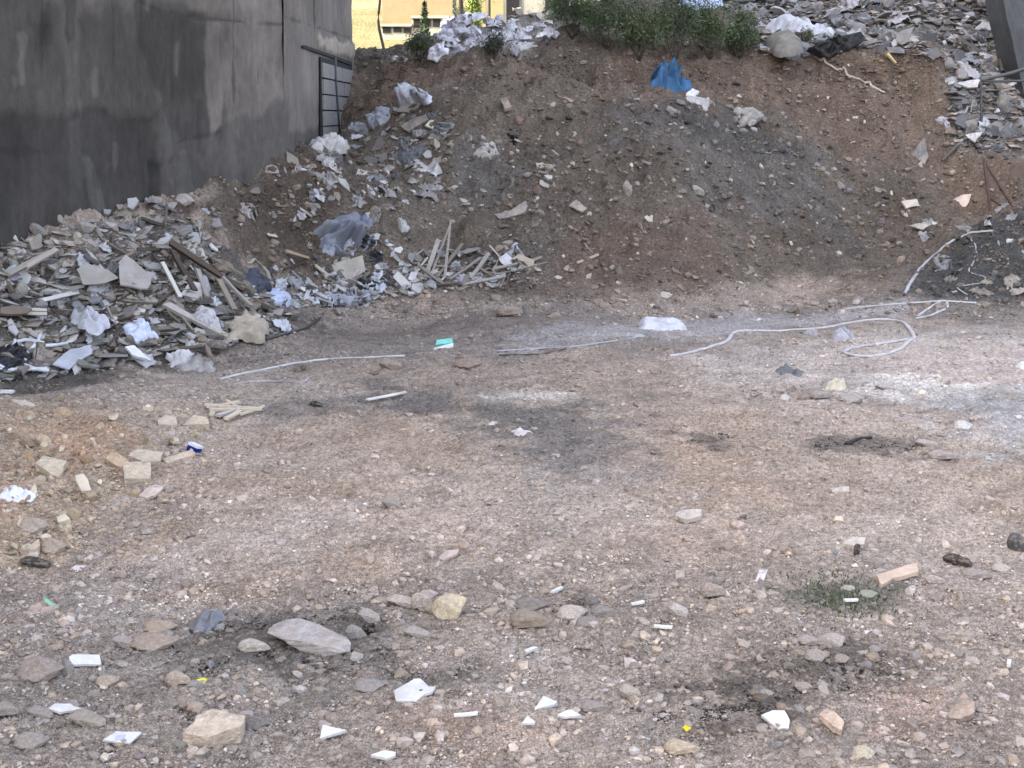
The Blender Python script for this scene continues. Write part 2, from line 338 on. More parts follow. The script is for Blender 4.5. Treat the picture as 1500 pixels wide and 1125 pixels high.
yr.append(1/np.linspace(1/3.6, 1/5.0, 50)); yr.append(1/np.linspace(1/5.02, 1/19.2, 520)); yr.append(np.linspace(19.23, 27.5, 330)); yr.append(np.linspace(27.55, 44, 130)); yr.append(np.array([46, 50, 58, 70.]))
yr = np.concatenate(yr); ar = np.linspace(-1, 1, 961)
AA, YY = np.meshgrid(ar, yr); W = np.clip(YY, 3.2, 44)*.47+.9; XX = AA*W
outer = [-60, -25, -1, 1, 25, 60]
XX = np.hstack([np.full((len(yr), 1), -70.), np.full((len(yr), 1), -35.), XX, np.full((len(yr), 1), 35.), np.full((len(yr), 1), 70.)])
YY = np.hstack([YY[:, :1]]*2+[YY]+[YY[:, :1]]*2)
x = XX.ravel(); y = YY.ravel(); z = H(x, y)
h0 = bil(H0, x, y, GX0, GY0, GS); r = rough(x, y, h0)
near = (y > 3) & (y < 30)
z = z+near*(.012*fbm(x*9, y*9, 3, 51)+.012*np.abs(fbm(x*22, y*22, 2, 53))+.007*fbm(x*45, y*45, 2, 55)+r*(.02*fbm(x*13, y*13, 3, 57)+.03*np.abs(fbm(x*20, y*20, 3, 59))))
gcol = soilcol(x, y)
g = link('ground', mesh('ground', np.stack([x, y, z], 1), grid_faces(len(yr), XX.shape[1]), True, gcol), MAT['soil']); g['kind'] = 'structure'; g['label'] = 'bare dusty soil of the dumping ground and its bank'
# ------------------------------------------------------------------ concrete building
NA = WA1-WA0; LA = np.linalg.norm(NA); TA = NA/LA
NB = WB1-WA1; LB = np.linalg.norm(NB); TB = NB/LB
def onwall(u, v, B=False):                  # (distance along the wall, height) where a sight line meets it
    P0, T = (WA1, TB) if B else (WA0, TA); n = np.array([T[1], -T[0], 0]); d = rays(u, v)[0]
    t = np.dot(np.array([*P0, 0])-CAM, n)/np.dot(d, n); p = CAM+d*t
    return (float(np.dot(p[:2]-P0, T)), float(p[2]))
def wz(px, B=False): return [onwall(a, b, B) for a, b in px]
root = empty('concrete_building', (WA0[0], WA0[1], 0), 'tall bare concrete building with stained windowless wall along the rubble', 'building')
inv = Vector((-WA0[0], -WA0[1], 0))
def facade(B):
    P0, T, s0, s1 = (WA1, TB, 0., LB) if B else (WA0, TA, -30., LA)
    if B: ss = np.linspace(0, LB, 220)
    else: ss = np.concatenate([np.linspace(-30, -5, 30), np.linspace(-4.9, LA, 360)])
    zz = np.concatenate([np.linspace(-.5, 5.6, 210), np.linspace(5.8, 21, 30)])
    SS, ZZ = np.meshgrid(ss, zz); s = SS.ravel(); z = ZZ.ravel(); o = 13 if B else 0
    c = np.empty((len(s), 3)); c[:] = S(98,94,90,.5); d = .02*fbm(s*1.1+o, z*.7, 4, 3)+.006*fbm(s*6+o, z*3, 3, 5)
    def paint(px, col, soft, st, push=0, rag=.5):
        nonlocal c, d
        soft = soft*.5
        p = pdist(s, z, wz(px, B))+rag*(soft*2.2+.04)*fbm(s*2.3+o, z*2.3, 5, 17); k = sstep(-soft, soft, p)*st
        c = c*(1-k[:, None])+np.array(col)*k[:, None]; d = d+push*k
    if not B:
        paint([(-400,-300),(440,-300),(440,30),(300,22),(190,0),(0,-20),(-400,-40)], S(128,120,115,.6), .35, .8)
        paint([(300,60),(440,40),(440,150),(340,130),(310,90)], S(118,110,106,.6), .2, .6)
        paint([(330,-200),(440,-200),(440,260),(330,280)], S(120,114,110,.6), .9, .75)
        paint([(-500,162),(120,166),(232,165),(232,400),(-500,420)], S(76,74,74,.5), .14, .7, -.03)
        paint([(196,0),(300,20),(318,45),(312,195),(260,205),(225,120),(200,60)], S(70,67,66,.5), .08, .6)
        paint([(232,150),(330,180),(440,140),(440,260),(300,300),(232,300)], S(80,78,78,.52), .12, .6)
        paint([(94,-20),(112,-20),(120,165),(92,165)], S(108,104,102,.55), .08, .7, .015)
        paint([(302,28),(320,30),(325,185),(308,200),(300,120)], S(122,116,112,.62), .05, .75, .02)
        paint([(100,175),(118,175),(130,340),(104,340)], S(92,90,90,.55), .06, .7, .03)
        paint([(120,230),(132,232),(166,335),(146,345)], S(98,96,96,.55), .05, .7, .04)
        paint([(232,150),(250,190),(256,225),(245,240),(232,230)], S(98,96,94,.55), .05, .6, .02)
        paint([(258,222),(272,220),(290,290),(262,290)], S(92,90,88,.55), .04, .7, .03)
        paint([(222,240),(238,240),(240,330),(222,330)], S(48,46,46,.5), .10, .7, -.03)
        paint([(-100,218),(100,218),(100,228),(-100,228)], S(60,58,58,.5), .06, .4, -.012)
        paint([(0,100),(30,60),(45,120),(20,150)], S(86,83,82,.55), .2, .6)
        paint([(200,0),(232,10),(300,25),(435,36),(435,40),(300,30),(228,16)], S(60,57,55,.5), .02, .55, -.012)
        paint([(255,205),(300,198),(325,190),(325,194),(258,212)], S(60,58,56,.5), .03, .5, -.012)
        for u in (340, 377, 418): paint([(u,-200),(u+1.5,-200),(u+2.5,150),(u+1,150)], S(72,68,66,.5), .015, .6, -.012)
        for u in (60, 165, 205, 250): paint([(u,-200),(u+2,-200),(u+3,250),(u+1,250)], S(66,64,63,.5), .02, .4, -.01)
        for k in range(26):
            u = random.uniform(-50, 430); v = random.uniform(-50, 260); l = random.uniform(15, 70); w = random.uniform(2, 8)
            paint([(u, v), (u+w, v), (u+w*.7, v+l), (u+.2*w, v+l)], random.choice((S(128,122,118,.6), S(60,58,58,.5))), .05, random.uniform(.25, .6), 0, .8)
    else:
        c[:] = S(126,119,114,.6)
        paint([(425,150),(520,150),(540,260),(400,260)], S(94,90,89,.55), .3, .85)
        paint([(425,64),(470,78),(468,190),(425,190)], S(140,132,127,.62), .15, .6)
        paint([(462,52),(523,66),(523,88),(466,70)], S(168,158,146,.66), .08, .85, .03)
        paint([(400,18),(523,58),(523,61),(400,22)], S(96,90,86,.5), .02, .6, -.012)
        paint([(459,-100),(461,-100),(462,50),(460,50)], S(88,82,78,.5), .05, .7, -.02)
        paint([(514,60),(526,62),(526,200),(514,200)], S(150,142,136,.62), .05, .8, .04)
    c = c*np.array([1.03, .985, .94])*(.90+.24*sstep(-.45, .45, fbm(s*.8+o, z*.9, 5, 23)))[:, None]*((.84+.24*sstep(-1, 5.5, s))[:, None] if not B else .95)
    n = np.array([T[1], -T[0]]); X = P0[0]+T[0]*s+n[0]*d; Y = P0[1]+T[1]*s+n[1]*d
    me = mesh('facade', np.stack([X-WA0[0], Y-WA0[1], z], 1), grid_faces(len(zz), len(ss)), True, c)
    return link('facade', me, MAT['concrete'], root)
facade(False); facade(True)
bs = WA0-TA*30; off = .35
def prism(name, pts, z0, z1, mat, parent=None, origin=(0, 0)):
    n = len(pts); V = [(p[0]-origin[0], p[1]-origin[1], z0) for p in pts]+[(p[0]-origin[0], p[1]-origin[1], z1) for p in pts]
    F = [tuple(range(n))[::-1], tuple(range(n, 2*n))]+[(i, (i+1) % n, n+(i+1) % n, n+i) for i in range(n)]
    c = np.empty((2*n, 3)); c[:] = S(100,96,93,.55)
    return link(name, mesh(name, V, F, False, c), mat, parent)
prism('body', [tuple(bs+(-.3, 0)), tuple(WA1+(-.3, .0)), tuple(WB1+(-.25, -.02)), (-4.9, 40.), (-30, 40.), (-45, bs[1])], -.6, 20.98, MAT['concrete'], root, WA0)  # unseen height and hidden rear stretch added so its shadow covers lot and terrace
# block infill with its slit and lintel shadow on the far end of the wall
def wallpt(s, z, d=0., B=True):
    P0, T = (WA1, TB) if B else (WA0, TA); return (P0[0]+T[0]*s+T[1]*d-WA0[0], P0[1]+T[1]*s-T[0]*d-WA0[1], z)
def wallbox(poly, d0, d1):
    n = len(poly); V = [wallpt(a, b, d0) for a, b in poly]+[wallpt(a, b, d1) for a, b in poly]
    return V, [tuple(range(n)), tuple(range(n, 2*n))[::-1]]+[(i, (i+1) % n, n+(i+1) % n, n+i) for i in range(n)]
def joined(name, parts, mat, parent, color=None):
    V = []; F = []
    for v, f in parts:
        F += [tuple(i+len(V) for i in q) for q in f]; V += v
    me = mesh(name, V, F)
    return link(name, me, mat, parent, color)
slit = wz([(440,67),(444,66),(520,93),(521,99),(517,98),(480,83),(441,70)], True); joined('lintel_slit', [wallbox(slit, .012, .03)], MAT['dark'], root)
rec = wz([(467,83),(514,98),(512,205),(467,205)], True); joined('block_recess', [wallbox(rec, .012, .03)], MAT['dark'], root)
parts = []
s0 = rec[0][0]+.04; s1 = rec[1][0]-.1; zt = rec[0][1]-.1
for rrow in range(12):
    z1 = zt-rrow*.27; z0 = z1-.245; cuts = [s0, s0+(s1-s0)*(.30 if rrow % 2 else .36), s0+(s1-s0)*(.68 if rrow % 2 else .60), s1]
    for a, b in zip(cuts[:-1], cuts[1:]):
        j = random.uniform(-.02, .02); parts.append(wallbox([(a+.02, z0+j*.3), (b-.01, z0), (b-.01, z1), (a+.02, z1+j*.3)], .02, .05+random.uniform(-.02, .02)))
joined('block_infill', parts, MAT['block'], root)
def tube_mesh(name, P, r, seg=8, flat=1.0, closed=True):
    P = np.asarray(P, float); n = len(P); V = []
    for i in range(n):
        t = P[min(i+1, n-1)]-P[max(i-1, 0)]; t /= np.linalg.norm(t)+1e-9; a = np.cross(t, (0, 0, 1)); a /= np.linalg.norm(a)+1e-9 if np.linalg.norm(a) > 1e-6 else 1; 
        if np.linalg.norm(a) < .5: a = np.array([1., 0, 0])
        b = np.cross(a, t); rr = r[i] if hasattr(r, '__len__') else r
        for k in range(seg): an = 2*math.pi*k/seg; V.append(P[i]+a*math.cos(an)*rr+b*math.sin(an)*rr*flat)
    F = [(i*seg+k, i*seg+(k+1) % seg, (i+1)*seg+(k+1) % seg, (i+1)*seg+k) for i in range(n-1) for k in range(seg)]
    F += [tuple(range(seg))[::-1], tuple(range((n-1)*seg, n*seg))]
    return mesh(name, V, F, True)
a = wz([(478,84),(479,120),(482,160),(485,200)], True); link('downpipe', tube_mesh('downpipe', [wallpt(s, z, .16) for s, z in a], .02), MAT['iron'], root)
# leaning concrete column on the other side
P = [point_at(1468, -6, 27.2), point_at(1478, 40, 27.2), point_at(1493, 100, 27.2), point_at(1503, 150, 27.2)]
zt = 7.; e = (P[0]-P[3]); top = P[3]+e*((zt-P[3][2])/e[2]); bot = P[3]-e*(1.4/e[2])
ref = (bot[0], bot[1])
def col_mesh():
    V = []; F = []; R = 26; ring = [(0, 0), (.9, .05), (1.8, .1), (1.8, 1.0), (.9, 1.0), (0, 1.0)]
    for i in range(R+1):
        b = bot+(top-bot)*i/R
        for (a, q) in ring: V.append((b[0]+a-ref[0]+.006*math.sin(i*1.7+a), b[1]+q-ref[1]+.005*math.sin(i*2.3), b[2]))
    n = len(ring); F = [(i*n+k, i*n+(k+1) % n, (i+1)*n+(k+1) % n, (i+1)*n+k) for i in range(R) for k in range(n)]+[tuple(range(n))[::-1], tuple(range(R*n, R*n+n))]
    c = np.empty((len(V), 3)); c[:] = S(96,97,100,.6); return mesh('column', V, F, False, c)
o = link('concrete_column', col_mesh(), MAT['concrete']); o.location = (*ref, 0); tag(o, 'smooth dark grey leaning concrete column beside the grey debris slope', 'column')
# ------------------------------------------------------------------ sunlit country behind
def hill():
    xs = np.linspace(-160, 220, 140); ys = np.concatenate([np.linspace(46, 130, 90), np.linspace(135, 420, 30)])
    X, Y = np.meshgrid(xs, ys); x = X.ravel(); y = Y.ravel(); z = 1.0+np.maximum(y-50, -4)*.25+.6*fbm(x*.06, y*.06, 3, 201)+.12*fbm(x*.5, y*.5, 3, 203)
    c = np.empty((len(x), 3)); c[:] = S(190,176,122,.24); k = sstep(-.3, .5, fbm(x*.25, y*.12, 4, 207))[:, None]; c = c*(1-k)+np.array(S(172,166,112,.22))*k
    k = sstep(.1, .6, fbm(x*.5, y*.35, 4, 209))[:, None]; c = c*(1-k*.6)+np.array(S(215,196,150,.26))*k*.6
    m = NT('dry_grass'); w = wpos(m); cc = m.mulc(vcol(m), m.ramp(m.noise(w, 2.5, 6, .7), .3, .7, .7, 1.25)); m.bump(m.noise(w, 6, 4), .15, .7)
    o = link('hill', mesh('hill', np.stack([x, y, z], 1), grid_faces(len(ys), len(xs)), True, c), m.done(cc)); o['kind'] = 'structure'; o['label'] = 'sunlit yellow grass slope beyond the bank'
hill()
def hz(x, y): return 1.0+max(y-50, -4)*.25
def box(cx, cy, z0, w, dpt, h): 
    V = [(cx+sx*w/2, cy+sy*dpt/2, z0+sz*h) for sz in (0, 1) for sx, sy in ((-1, -1), (1, -1), (1, 1), (-1, 1))]
    return V, [(3, 2, 1, 0), (4, 5, 6, 7), (0, 1, 5, 4), (1, 2, 6, 5), (2, 3, 7, 6), (3, 0, 4, 7)]
M_or = plain('orange_plaster', S(224,196,152,.27), .9, .1, .12, 2); M_wh = plain('white_plaster', S(232,226,206,.3), .9, .1, .12, 3); M_ye = plain('yellow_plaster', S(232,218,160,.28), .9, .1, .12, 3)
def U(u, Y): return (u-750)/FPX*Y*1.02
def Zv(v, Y): return point_at(750, v, Y)[2]
Y = 72.8; xa, xb = U(566, Y), U(666, Y); e = empty('orange_house', ((xa+xb)/2, Y+1.5, hz(0, Y)-.4), 'long plain orange house wall standing in sun on the grass slope', 'house')
joined('wall', [box(0, 2.5, -1.5, xb-xa, 5, 7)], M_or, e); joined('roof', [box(0, 2.5, 5.5, xb-xa+.6, 5.6, .25)], M_wh, e)
Y = 72.; xa, xb = U(568, Y), U(661, Y); zb = Zv(50, Y); e = empty('white_shed', ((xa+xb)/2, Y, zb), 'low white shed with a stepped roof and dark openings below the orange house', 'shed')
xs_ = lambda u: U(u, Y)-(xa+xb)/2; zs_ = lambda v: Zv(v, Y)-zb
joined('wall', [box((xs_(568)+xs_(610))/2, 1., -1.2, xs_(610)-xs_(568), 2, zs_(39)+1.2), box((xs_(610)+xs_(661))/2+.01, 1., -1.2, xs_(661)-xs_(610), 2, zs_(27)+1.2)], M_wh, e)
joined('roof', [box((xs_(566)+xs_(611))/2, 1., zs_(39), xs_(611)-xs_(566), 2.3, zs_(35)-zs_(39)), box((xs_(610)+xs_(662))/2, 1., zs_(27), xs_(662)-xs_(609), 2.3, zs_(23)-zs_(27))], M_wh, e)
for u0, u1, v0, v1 in ((570,581,39.5,48), (585,596,40,47), (599,609,41,48), (613,624,28,40), (627,637,28,39), (640,650,28,39)):
    joined('opening', [box((xs_(u0)+xs_(u1))/2, -.02, zs_(v1), xs_(u1)-xs_(u0), .06, zs_(v0)-zs_(v1))], MAT['dark'], e)
Y = 62.; 
for u0, u1, top, lab, cat, mt, vb in ((703,714,-90,'pale yellow rendered gate pier beside the green bush beyond the trash heap','pier',M_ye,40), (722,738,-90,'wide pale yellow rendered pier next to the dark pole beyond the trash heap','pier',M_ye,40)):
    o = joined('gate_pier', [box(0, .4, -1, U(u1, Y)-U(u0, Y), .8, 5), box(0, .4, 4, U(u1, Y)-U(u0, Y)+.12, .95, .15)], mt, None); o.location = ((U(u0, Y)+U(u1, Y))/2, Y, Zv(vb, Y)); tag(o, lab, cat, 'yellow piers beyond the trash heap')
o = joined('yellow_wall', [box(0, .3, -1.5, U(742, 66)-U(690, 66), .3, 6)], M_ye, None); o.location = ((U(742, 66)+U(690, 66))/2, 66, Zv(40, 66)); tag(o, 'sunlit yellow garden wall behind the two piers', 'wall')
Y = 58.
o = joined('white_wall', [box(0, .3, -2., U(840, Y)-U(738, Y), .25, Zv(-40, Y)-Zv(30, Y)+2)], M_wh, None); o.location = ((U(738, Y)+U(840, Y))/2, Y, Zv(30, Y)); tag(o, 'whitewashed wall with dark gaps above the heap of white sacks', 'wall')
for u0, u1, v in ((742,760,18), (796,806,14)):
    q = joined('opening', [box(U((u0+u1)/2, Y)-o.location.x, .15, Zv(v, Y)-o.location.z-.6, U(u1, Y)-U(u0, Y), .1, 1.9)], MAT['dark'], o)
for u0, v0, u1, v1, Y, r, nm, lab, cat in ((561,64,553,-30,44,.05,'bare_trunk','thin crooked bare tree trunk in front of the yellow grass','tree'), (679,40,673,-40,46,.085,'utility_pole','dark leaning wooden pole between the orange house and the green bush','pole'), (664,28,663,-40,60,.05,'thin_post','slim dark post at the corner of the orange house','post'), (716,32,716,-40,58,.09,'iron_post','brown iron post between the two yellow piers','post')):
    a = point_at(u0, v0, Y)-np.array([0, 0, .8]); b = point_at(u1, v1, Y); pts = [a+(b-a)*t+np.array([.06*math.sin(t*9), 0, 0])*(nm == 'bare_trunk') for t in np.linspace(0, 1, 12)]
    o = link(nm, tube_mesh(nm, [p-a for p in pts], [r*(1-.3*t) for t in np.linspace(0, 1, 12)]), MAT['bark']); o.location = a; tag(o, lab, cat)
# ------------------------------------------------------------------ light
SUN_EL, SUN_AZ = math.radians(38), math.radians(250)     # azimuth clockwise from +Y: behind and left of the camera
w = bpy.data.worlds.new('World'); scene.world = w; w.use_nodes = True; nt = w.node_tree
sky = nt.nodes.new('ShaderNodeTexSky'); sky.sky_type = 'NISHITA'; sky.sun_disc = False; sky.sun_elevation = SUN_EL; sky.sun_rotation = SUN_AZ
sky.air_density = .9; sky.dust_density = 4.0; sky.ozone_density = .4
bg = nt.nodes['Background']; hs = nt.nodes.new('ShaderNodeHueSaturation'); hs.inputs['Saturation'].default_value = .6; nt.links.new(sky.outputs[0], hs.inputs['Color']); nt.links.new(hs.outputs[0], bg.inputs[0]); bg.inputs[1].default_value = .15
sl = bpy.data.lights.new('sun', 'SUN'); sl.energy = 2.0; sl.angle = math.radians(.6); sl.color = (1, .93, .82)
so = bpy.data.objects.new('sun', sl); COL.objects.link(so)
sd = Vector((math.sin(SUN_AZ)*math.cos(SUN_EL), math.cos(SUN_AZ)*math.cos(SUN_EL), math.sin(SUN_EL)))
so.rotation_euler = sd.to_track_quat('Z', 'Y').to_euler(); so.location = sd*60
vs = scene.view_settings; vs.view_transform = 'Standard'; vs.look = 'None'; vs.gamma = 1; vs.exposure = 3.0
# ------------------------------------------------------------------ loose things
def unit(v): v = np.asarray(v, float); return v/np.linalg.norm(v)
def frame_from(n, yaw):
    n = unit(n); a = np.cross((0, 1, 0), n) if abs(n[1]) < .99 else np.array([1., 0, 0]); a = unit(a); b = np.cross(n, a)
    c, s = math.cos(yaw), math.sin(yaw); return np.stack([a*c+b*s, b*c-a*s, n], 1)
def M4(R, p, s=(1, 1, 1)):
    m = np.eye(4); m[:3, :3] = R*np.asarray(s)[None, :]; m[:3, 3] = p; return Matrix(m.tolist())
import bmesh
def ico(sub):
    bm = bmesh.new(); bmesh.ops.create_icosphere(bm, subdivisions=sub, radius=1); V = np.array([v.co[:] for v in bm.verts]); F = np.array([[v.index for v in f.verts] for f in bm.faces]); bm.free(); return V, F
ICO = {k: ico(k) for k in (1, 2, 3, 4)}
def rock_shape(seed, sub=3, planes=13, lo=.55, rgh=.05):
    r = np.random.default_rng(seed); V, F = ICO[sub]; N = r.normal(size=(planes, 3)); N /= np.linalg.norm(N, axis=1)[:, None]; c = r.uniform(lo, 1, planes)
    dp = V@N.T; q = np.where(dp > .08, c/np.maximum(dp, .08), 9).min(1); q = np.minimum(q, 1.08)
    q = q*(1+rgh*(fbm(V[:, 0]*2.2+seed, V[:, 1]*2.2+V[:, 2]*1.7, 3, seed))); P = V*q[:, None]
    return P/np.abs(P).max(0), F
ROCK = [mesh('stone', *rock_shape(s, 3), smooth=False) for s in range(14)]
BIGROCK = {}
def big_rock(seed, planes, lo, rgh):
    P, F = rock_shape(seed, 4, planes, lo, rgh); d = 1+.035*fbm(P[:, 0]*6, P[:, 1]*6+P[:, 2]*5, 3, seed); return mesh('stone', P*d[:, None], F)
def outline(seed, n, jag=.35, asp=1.):
    r = np.random.default_rng(seed); a = np.sort((np.arange(n)+r.uniform(-.36, .36, n))/n*2*math.pi); q = r.uniform(1-jag, 1, n)
    return [(math.cos(t)*k, math.sin(t)*k*asp) for t, k in zip(a, q)]
def jagged(poly, seed, amt, sub=4):         # broken edge: more points, slightly off the line
    r = np.random.default_rng(seed); o = []
    for k in range(len(poly)):
        a = np.array(poly[k]); b = np.array(poly[(k+1) % len(poly)]); L = np.linalg.norm(b-a); o.append(tuple(a)); t = np.array([-(b-a)[1], (b-a)[0]])/(L+1e-9)
        for j in range(1, sub): o.append(tuple(a+(b-a)*(j+r.uniform(-.3, .3))/sub+t*r.normal()*amt*L))
    return o
def slab_mesh(name, poly, th, bend=None):   # an extruded outline, with a slight bow
    n = len(poly); f = bend or (lambda x, y: 0)
    V = [(x, y, f(x, y)+th/2) for x, y in poly]+[(x*1.01, y*1.01, f(x, y)-th/2) for x, y in poly]
    return mesh(name, V, [tuple(range(n)), tuple(range(n, 2*n))[::-1]]+[(i, n+i, n+(i+1) % n, (i+1) % n) for i in range(n)])
SLAB = []
for s in range(16):
    k = .0 if s % 3 else .08
    SLAB.append(slab_mesh('slab', jagged(outline(s, random.choice((4, 5, 5, 6, 7)), .4, 1), s, .03, 3), .1, (lambda x, y, k=k, s=s: k*(x*x-.3)+.03*math.sin(3*x+s)*y)))
def strip_mesh(seed, bow=.02, taper=0):
    r = np.random.default_rng(seed); V = []; n = 9
    for i in range(n):
        x = -1+2*i/(n-1); z = bow*(x*x-.4)*8*r.uniform(.9, 1.1); y0 = bow*math.sin(x*2+seed); w = 1-taper*(x+1)/2; e = .0
        if i in (0, n-1): e = .04
        for sy, sz in ((-1, -1), (1, -1), (1, 1), (-1, 1)): V.append((x+e*sy*r.uniform(-1, 1), y0*3+sy*w*(1+r.uniform(-.05, .05)), z*2+sz))
    F = [(i*4+k, i*4+(k+1) % 4, (i+1)*4+(k+1) % 4, (i+1)*4+k) for i in range(n-1) for k in range(4)]+[(3, 2, 1, 0), (n*4-4, n*4-3, n*4-2, n*4-1)]
    return mesh('strip', V, F)
STRIP = [strip_mesh(s, random.choice((0, .01, .03)), random.choice((0, 0, .4))) for s in range(8)]
def crumple_mesh(name, poly, dome, amp, seed, R=24, K=76, freq=5., drop=.02):
    P = np.array(poly, float); c = P.mean(0); ang = np.linspace(0, 2*math.pi, K, endpoint=False); rad = np.zeros(K)
    for k in range(K):                       # distance from the middle to the outline in each direction
        d = np.array([math.cos(ang[k]), math.sin(ang[k])]); best = 0
        for i in range(len(P)):
            a = P[i]-c; e = P[(i+1) % len(P)]-P[i]; det = d[0]*(-e[1])+e[0]*d[1]
            if abs(det) < 1e-12: continue
            t = (a[0]*(-e[1])+e[0]*a[1])/det; s = (d[0]*a[1]-d[1]*a[0])/det
            if -1e-6 <= s <= 1+1e-6 and t > best: best = t
        rad[k] = best
    rad = rad*(1+.13*fbm(np.cos(ang)*2.6+seed, np.sin(ang)*2.6, 3, seed+70)); dome *= .7
    sz = float(rad.mean())+1e-6; rr = np.linspace(0, 1, R)
    x = (rr[:, None]*rad[None]*np.cos(ang)).ravel(); y = (rr[:, None]*rad[None]*np.sin(ang)).ravel(); q = np.repeat(rr, K)
    f = freq/sz*.30; rg = np.random.default_rng(seed); fold = np.zeros_like(x); wx = x+.25*sz*fbm(x*f*.5, y*f*.5, 2, seed); wy = y+.25*sz*fbm(x*f*.5+9, y*f*.5, 2, seed+3)
    for k in range(7):
        an = rg.uniform(0, math.pi); fk = f*rg.uniform(.35, 1.5)*(1 if k < 4 else 1.8); t = (wx*math.cos(an)+wy*math.sin(an))*fk+rg.uniform(0, 1); fold += (np.abs((t % 1)-.5)*4-1)*(1. if k < 4 else .5)
    fold = fold/2.6; z = dome*np.sqrt(np.maximum(1-q**2.2, 0))+amp*(fold*.75+.3*(1-q**4))*(.30+.70*np.sqrt(1-q*q*.95))-drop*q**6
    x = x+amp*.5*fbm(x*f, y*f, 2, seed+7)*q; y = y+amp*.5*fbm(x*f, y*f, 2, seed+9)*q
    x = np.append(x+c[0], c[0]); y = np.append(y+c[1], c[1]); zz = np.append(z, z[0]-dome*.9-drop*1.5)
    F = [tuple(int(i) for i in q) for q in grid_faces(R, K, True)]
    x = x[:-1]; y = y[:-1]; zz = zz[:-1]
    me = mesh(name, np.stack([x, y, zz], 1), F, True); return me
def toward(n, p, k): return unit(np.asarray(n)*(1-k)+unit(CAM-p)*k)
RIGHT_PX = [(1085,40),(1060,10),(1040,-10),(1462,-10),(1476,50),(1492,120),(1505,220),(1440,225),(1392,205),(1380,88),(1270,76),(1180,92),(1110,80)]
PILE_PX = [(0,378),(60,362),(140,348),(215,326),(262,318),(300,352),(340,400),(430,462),(420,486),(330,510),(300,540),(200,536),(100,552),(0,562)]
def plane_poly(px, n=None, face=0., lift=.02):
    """outline seen at px, laid on the ground there: origin, frame, local 2-D outline"""
    P = np.array(px, float); c = P.mean(0); p = at1(*c); nn = normal(p[0], p[1], max(.15, (P[:, 0].max()-P[:, 0].min())*mpp(p)*.4)) if n is None else np.array(n, float)
    nn = toward(nn, p, face); p = p+nn*lift; R = frame_from(nn, 0); d = rays(P[:, 0], P[:, 1])
    t = ((p-CAM)@nn)/(d@nn); Q = CAM+d*t[:, None]-p; L = Q@R[:, :2]
    if pd_area(L) < 0: L = L[::-1]
    return p, R, L
def pd_area(L): return .5*float((L[:, 0]*np.roll(L[:, 1], -1)-L[:, 1]*np.roll(L[:, 0], -1)).sum())
def sheet_thing(name, px, th, col, label, cat, group=None, mat='slab', face=.15, lift=.02, jag=.02, bend=0., bevel=True):
    m_ = np.mean(px, 0); up = max(pdist(m_[:1], m_[1:], PILE_PX)[0], pdist(m_[:1], m_[1:], RIGHT_PX)[0]) > 0; lift += .13*up
    p, R, L = plane_poly(px, None, face, lift); c = L.mean(0); poly = jagged([tuple(a) for a in L], int(px[0][0]*7+px[0][1]) % 9999, jag, 3); sz = np.abs(L-c).max()
    me = slab_mesh(name, poly, th, (lambda x, y: bend*((x-c[0])**2-(y-c[1])**2*.5)/sz)); o = link(name, me, MAT[mat], None, col); o.matrix_world = M4(R, p); return tag(o, label, cat, group)
def crumple_thing(name, px, dome, amp, col, label, cat, group=None, mat='plastic', face=.1, freq=5., seed=None, lift=-.01):
    m_ = np.mean(px, 0); lift += .10*(max(pdist(m_[:1], m_[1:], PILE_PX)[0], pdist(m_[:1], m_[1:], RIGHT_PX)[0]) > 0)
    p, R, L = plane_poly(px, None, face, lift); sz = np.abs(L-L.mean(0)).mean(); s = seed or int(px[0][0]*3+px[0][1]*7) % 999
    o = link(name, crumple_mesh(name, L, dome*sz, amp*sz, s, freq=freq), MAT[mat], None, col); o.matrix_world = M4(R, p); return tag(o, label, cat, group)
def stone_at(u, v, w, h, col, label, group=None, seed=None, yaw=None, depth=.8, name='stone', me=None, cat='stone', sink=.12):
    p = at1(u, v+h*.38); k = mpp(p); w *= 1.14; h *= 1.1; W = w*k; el = math.asin(-unit(p-CAM)[2]); D = W*depth
    Hh = max((h*k-D*math.sin(el)*.8)/math.cos(el), W*.28); n = normal(p[0], p[1], max(W, .15)); n = unit(n+np.array([0, 0, 1.5]))
    y = random.uniform(-.15, .15) if yaw is None else yaw; R = frame_from(n, y); q = p+n*(Hh*(.5-sink))+np.array([0, D*.35, 0])
    o = link(name, me or ROCK[(seed if seed is not None else random.randrange(99)) % len(ROCK)], MAT['stone'], None, col); o.matrix_world = M4(R, q, (W*.5, D*.5, Hh*.62)); return tag(o, label, cat, group)
def bar_thing(name, a, b, wpx, thick, col, label, cat, group=None, mat='wood', la=.03, lb=.03, seed=0, roll=0.):
    A = at1(*a); B = at1(*b); nA = normal(A[0], A[1]); A = A+nA*la; B = B+normal(B[0], B[1])*lb; m = (A+B)/2; t = B-A; L = np.linalg.norm(t); t /= L; n = nA-t*np.dot(nA, t); n = unit(n); s = np.cross(n, t)
    c, q = math.cos(roll), math.sin(roll); n, s = n*c+s*q, s*c-n*q; w = wpx*mpp(m)
    o = link(name, STRIP[seed % 8], MAT[mat], None, col); o.matrix_world = M4(np.stack([t, s, n], 1), m, (L/2, w/2, thick/2)); return tag(o, label, cat, group)
def smooth_path(P, m=8):
    P = np.asarray(P, float); Q = np.vstack([2*P[0]-P[1], P, 2*P[-1]-P[-2]]); out = []
    for i in range(1, len(Q)-2):
        for j in range(m):
            t = j/m; out.append(.5*(2*Q[i]+(Q[i+1]-Q[i-1])*t+(2*Q[i-1]-5*Q[i]+4*Q[i+1]-Q[i+2])*t*t+(3*Q[i]-Q[i-1]-3*Q[i+1]+Q[i+2])*t**3))
    out.append(P[-1]); return np.array(out)
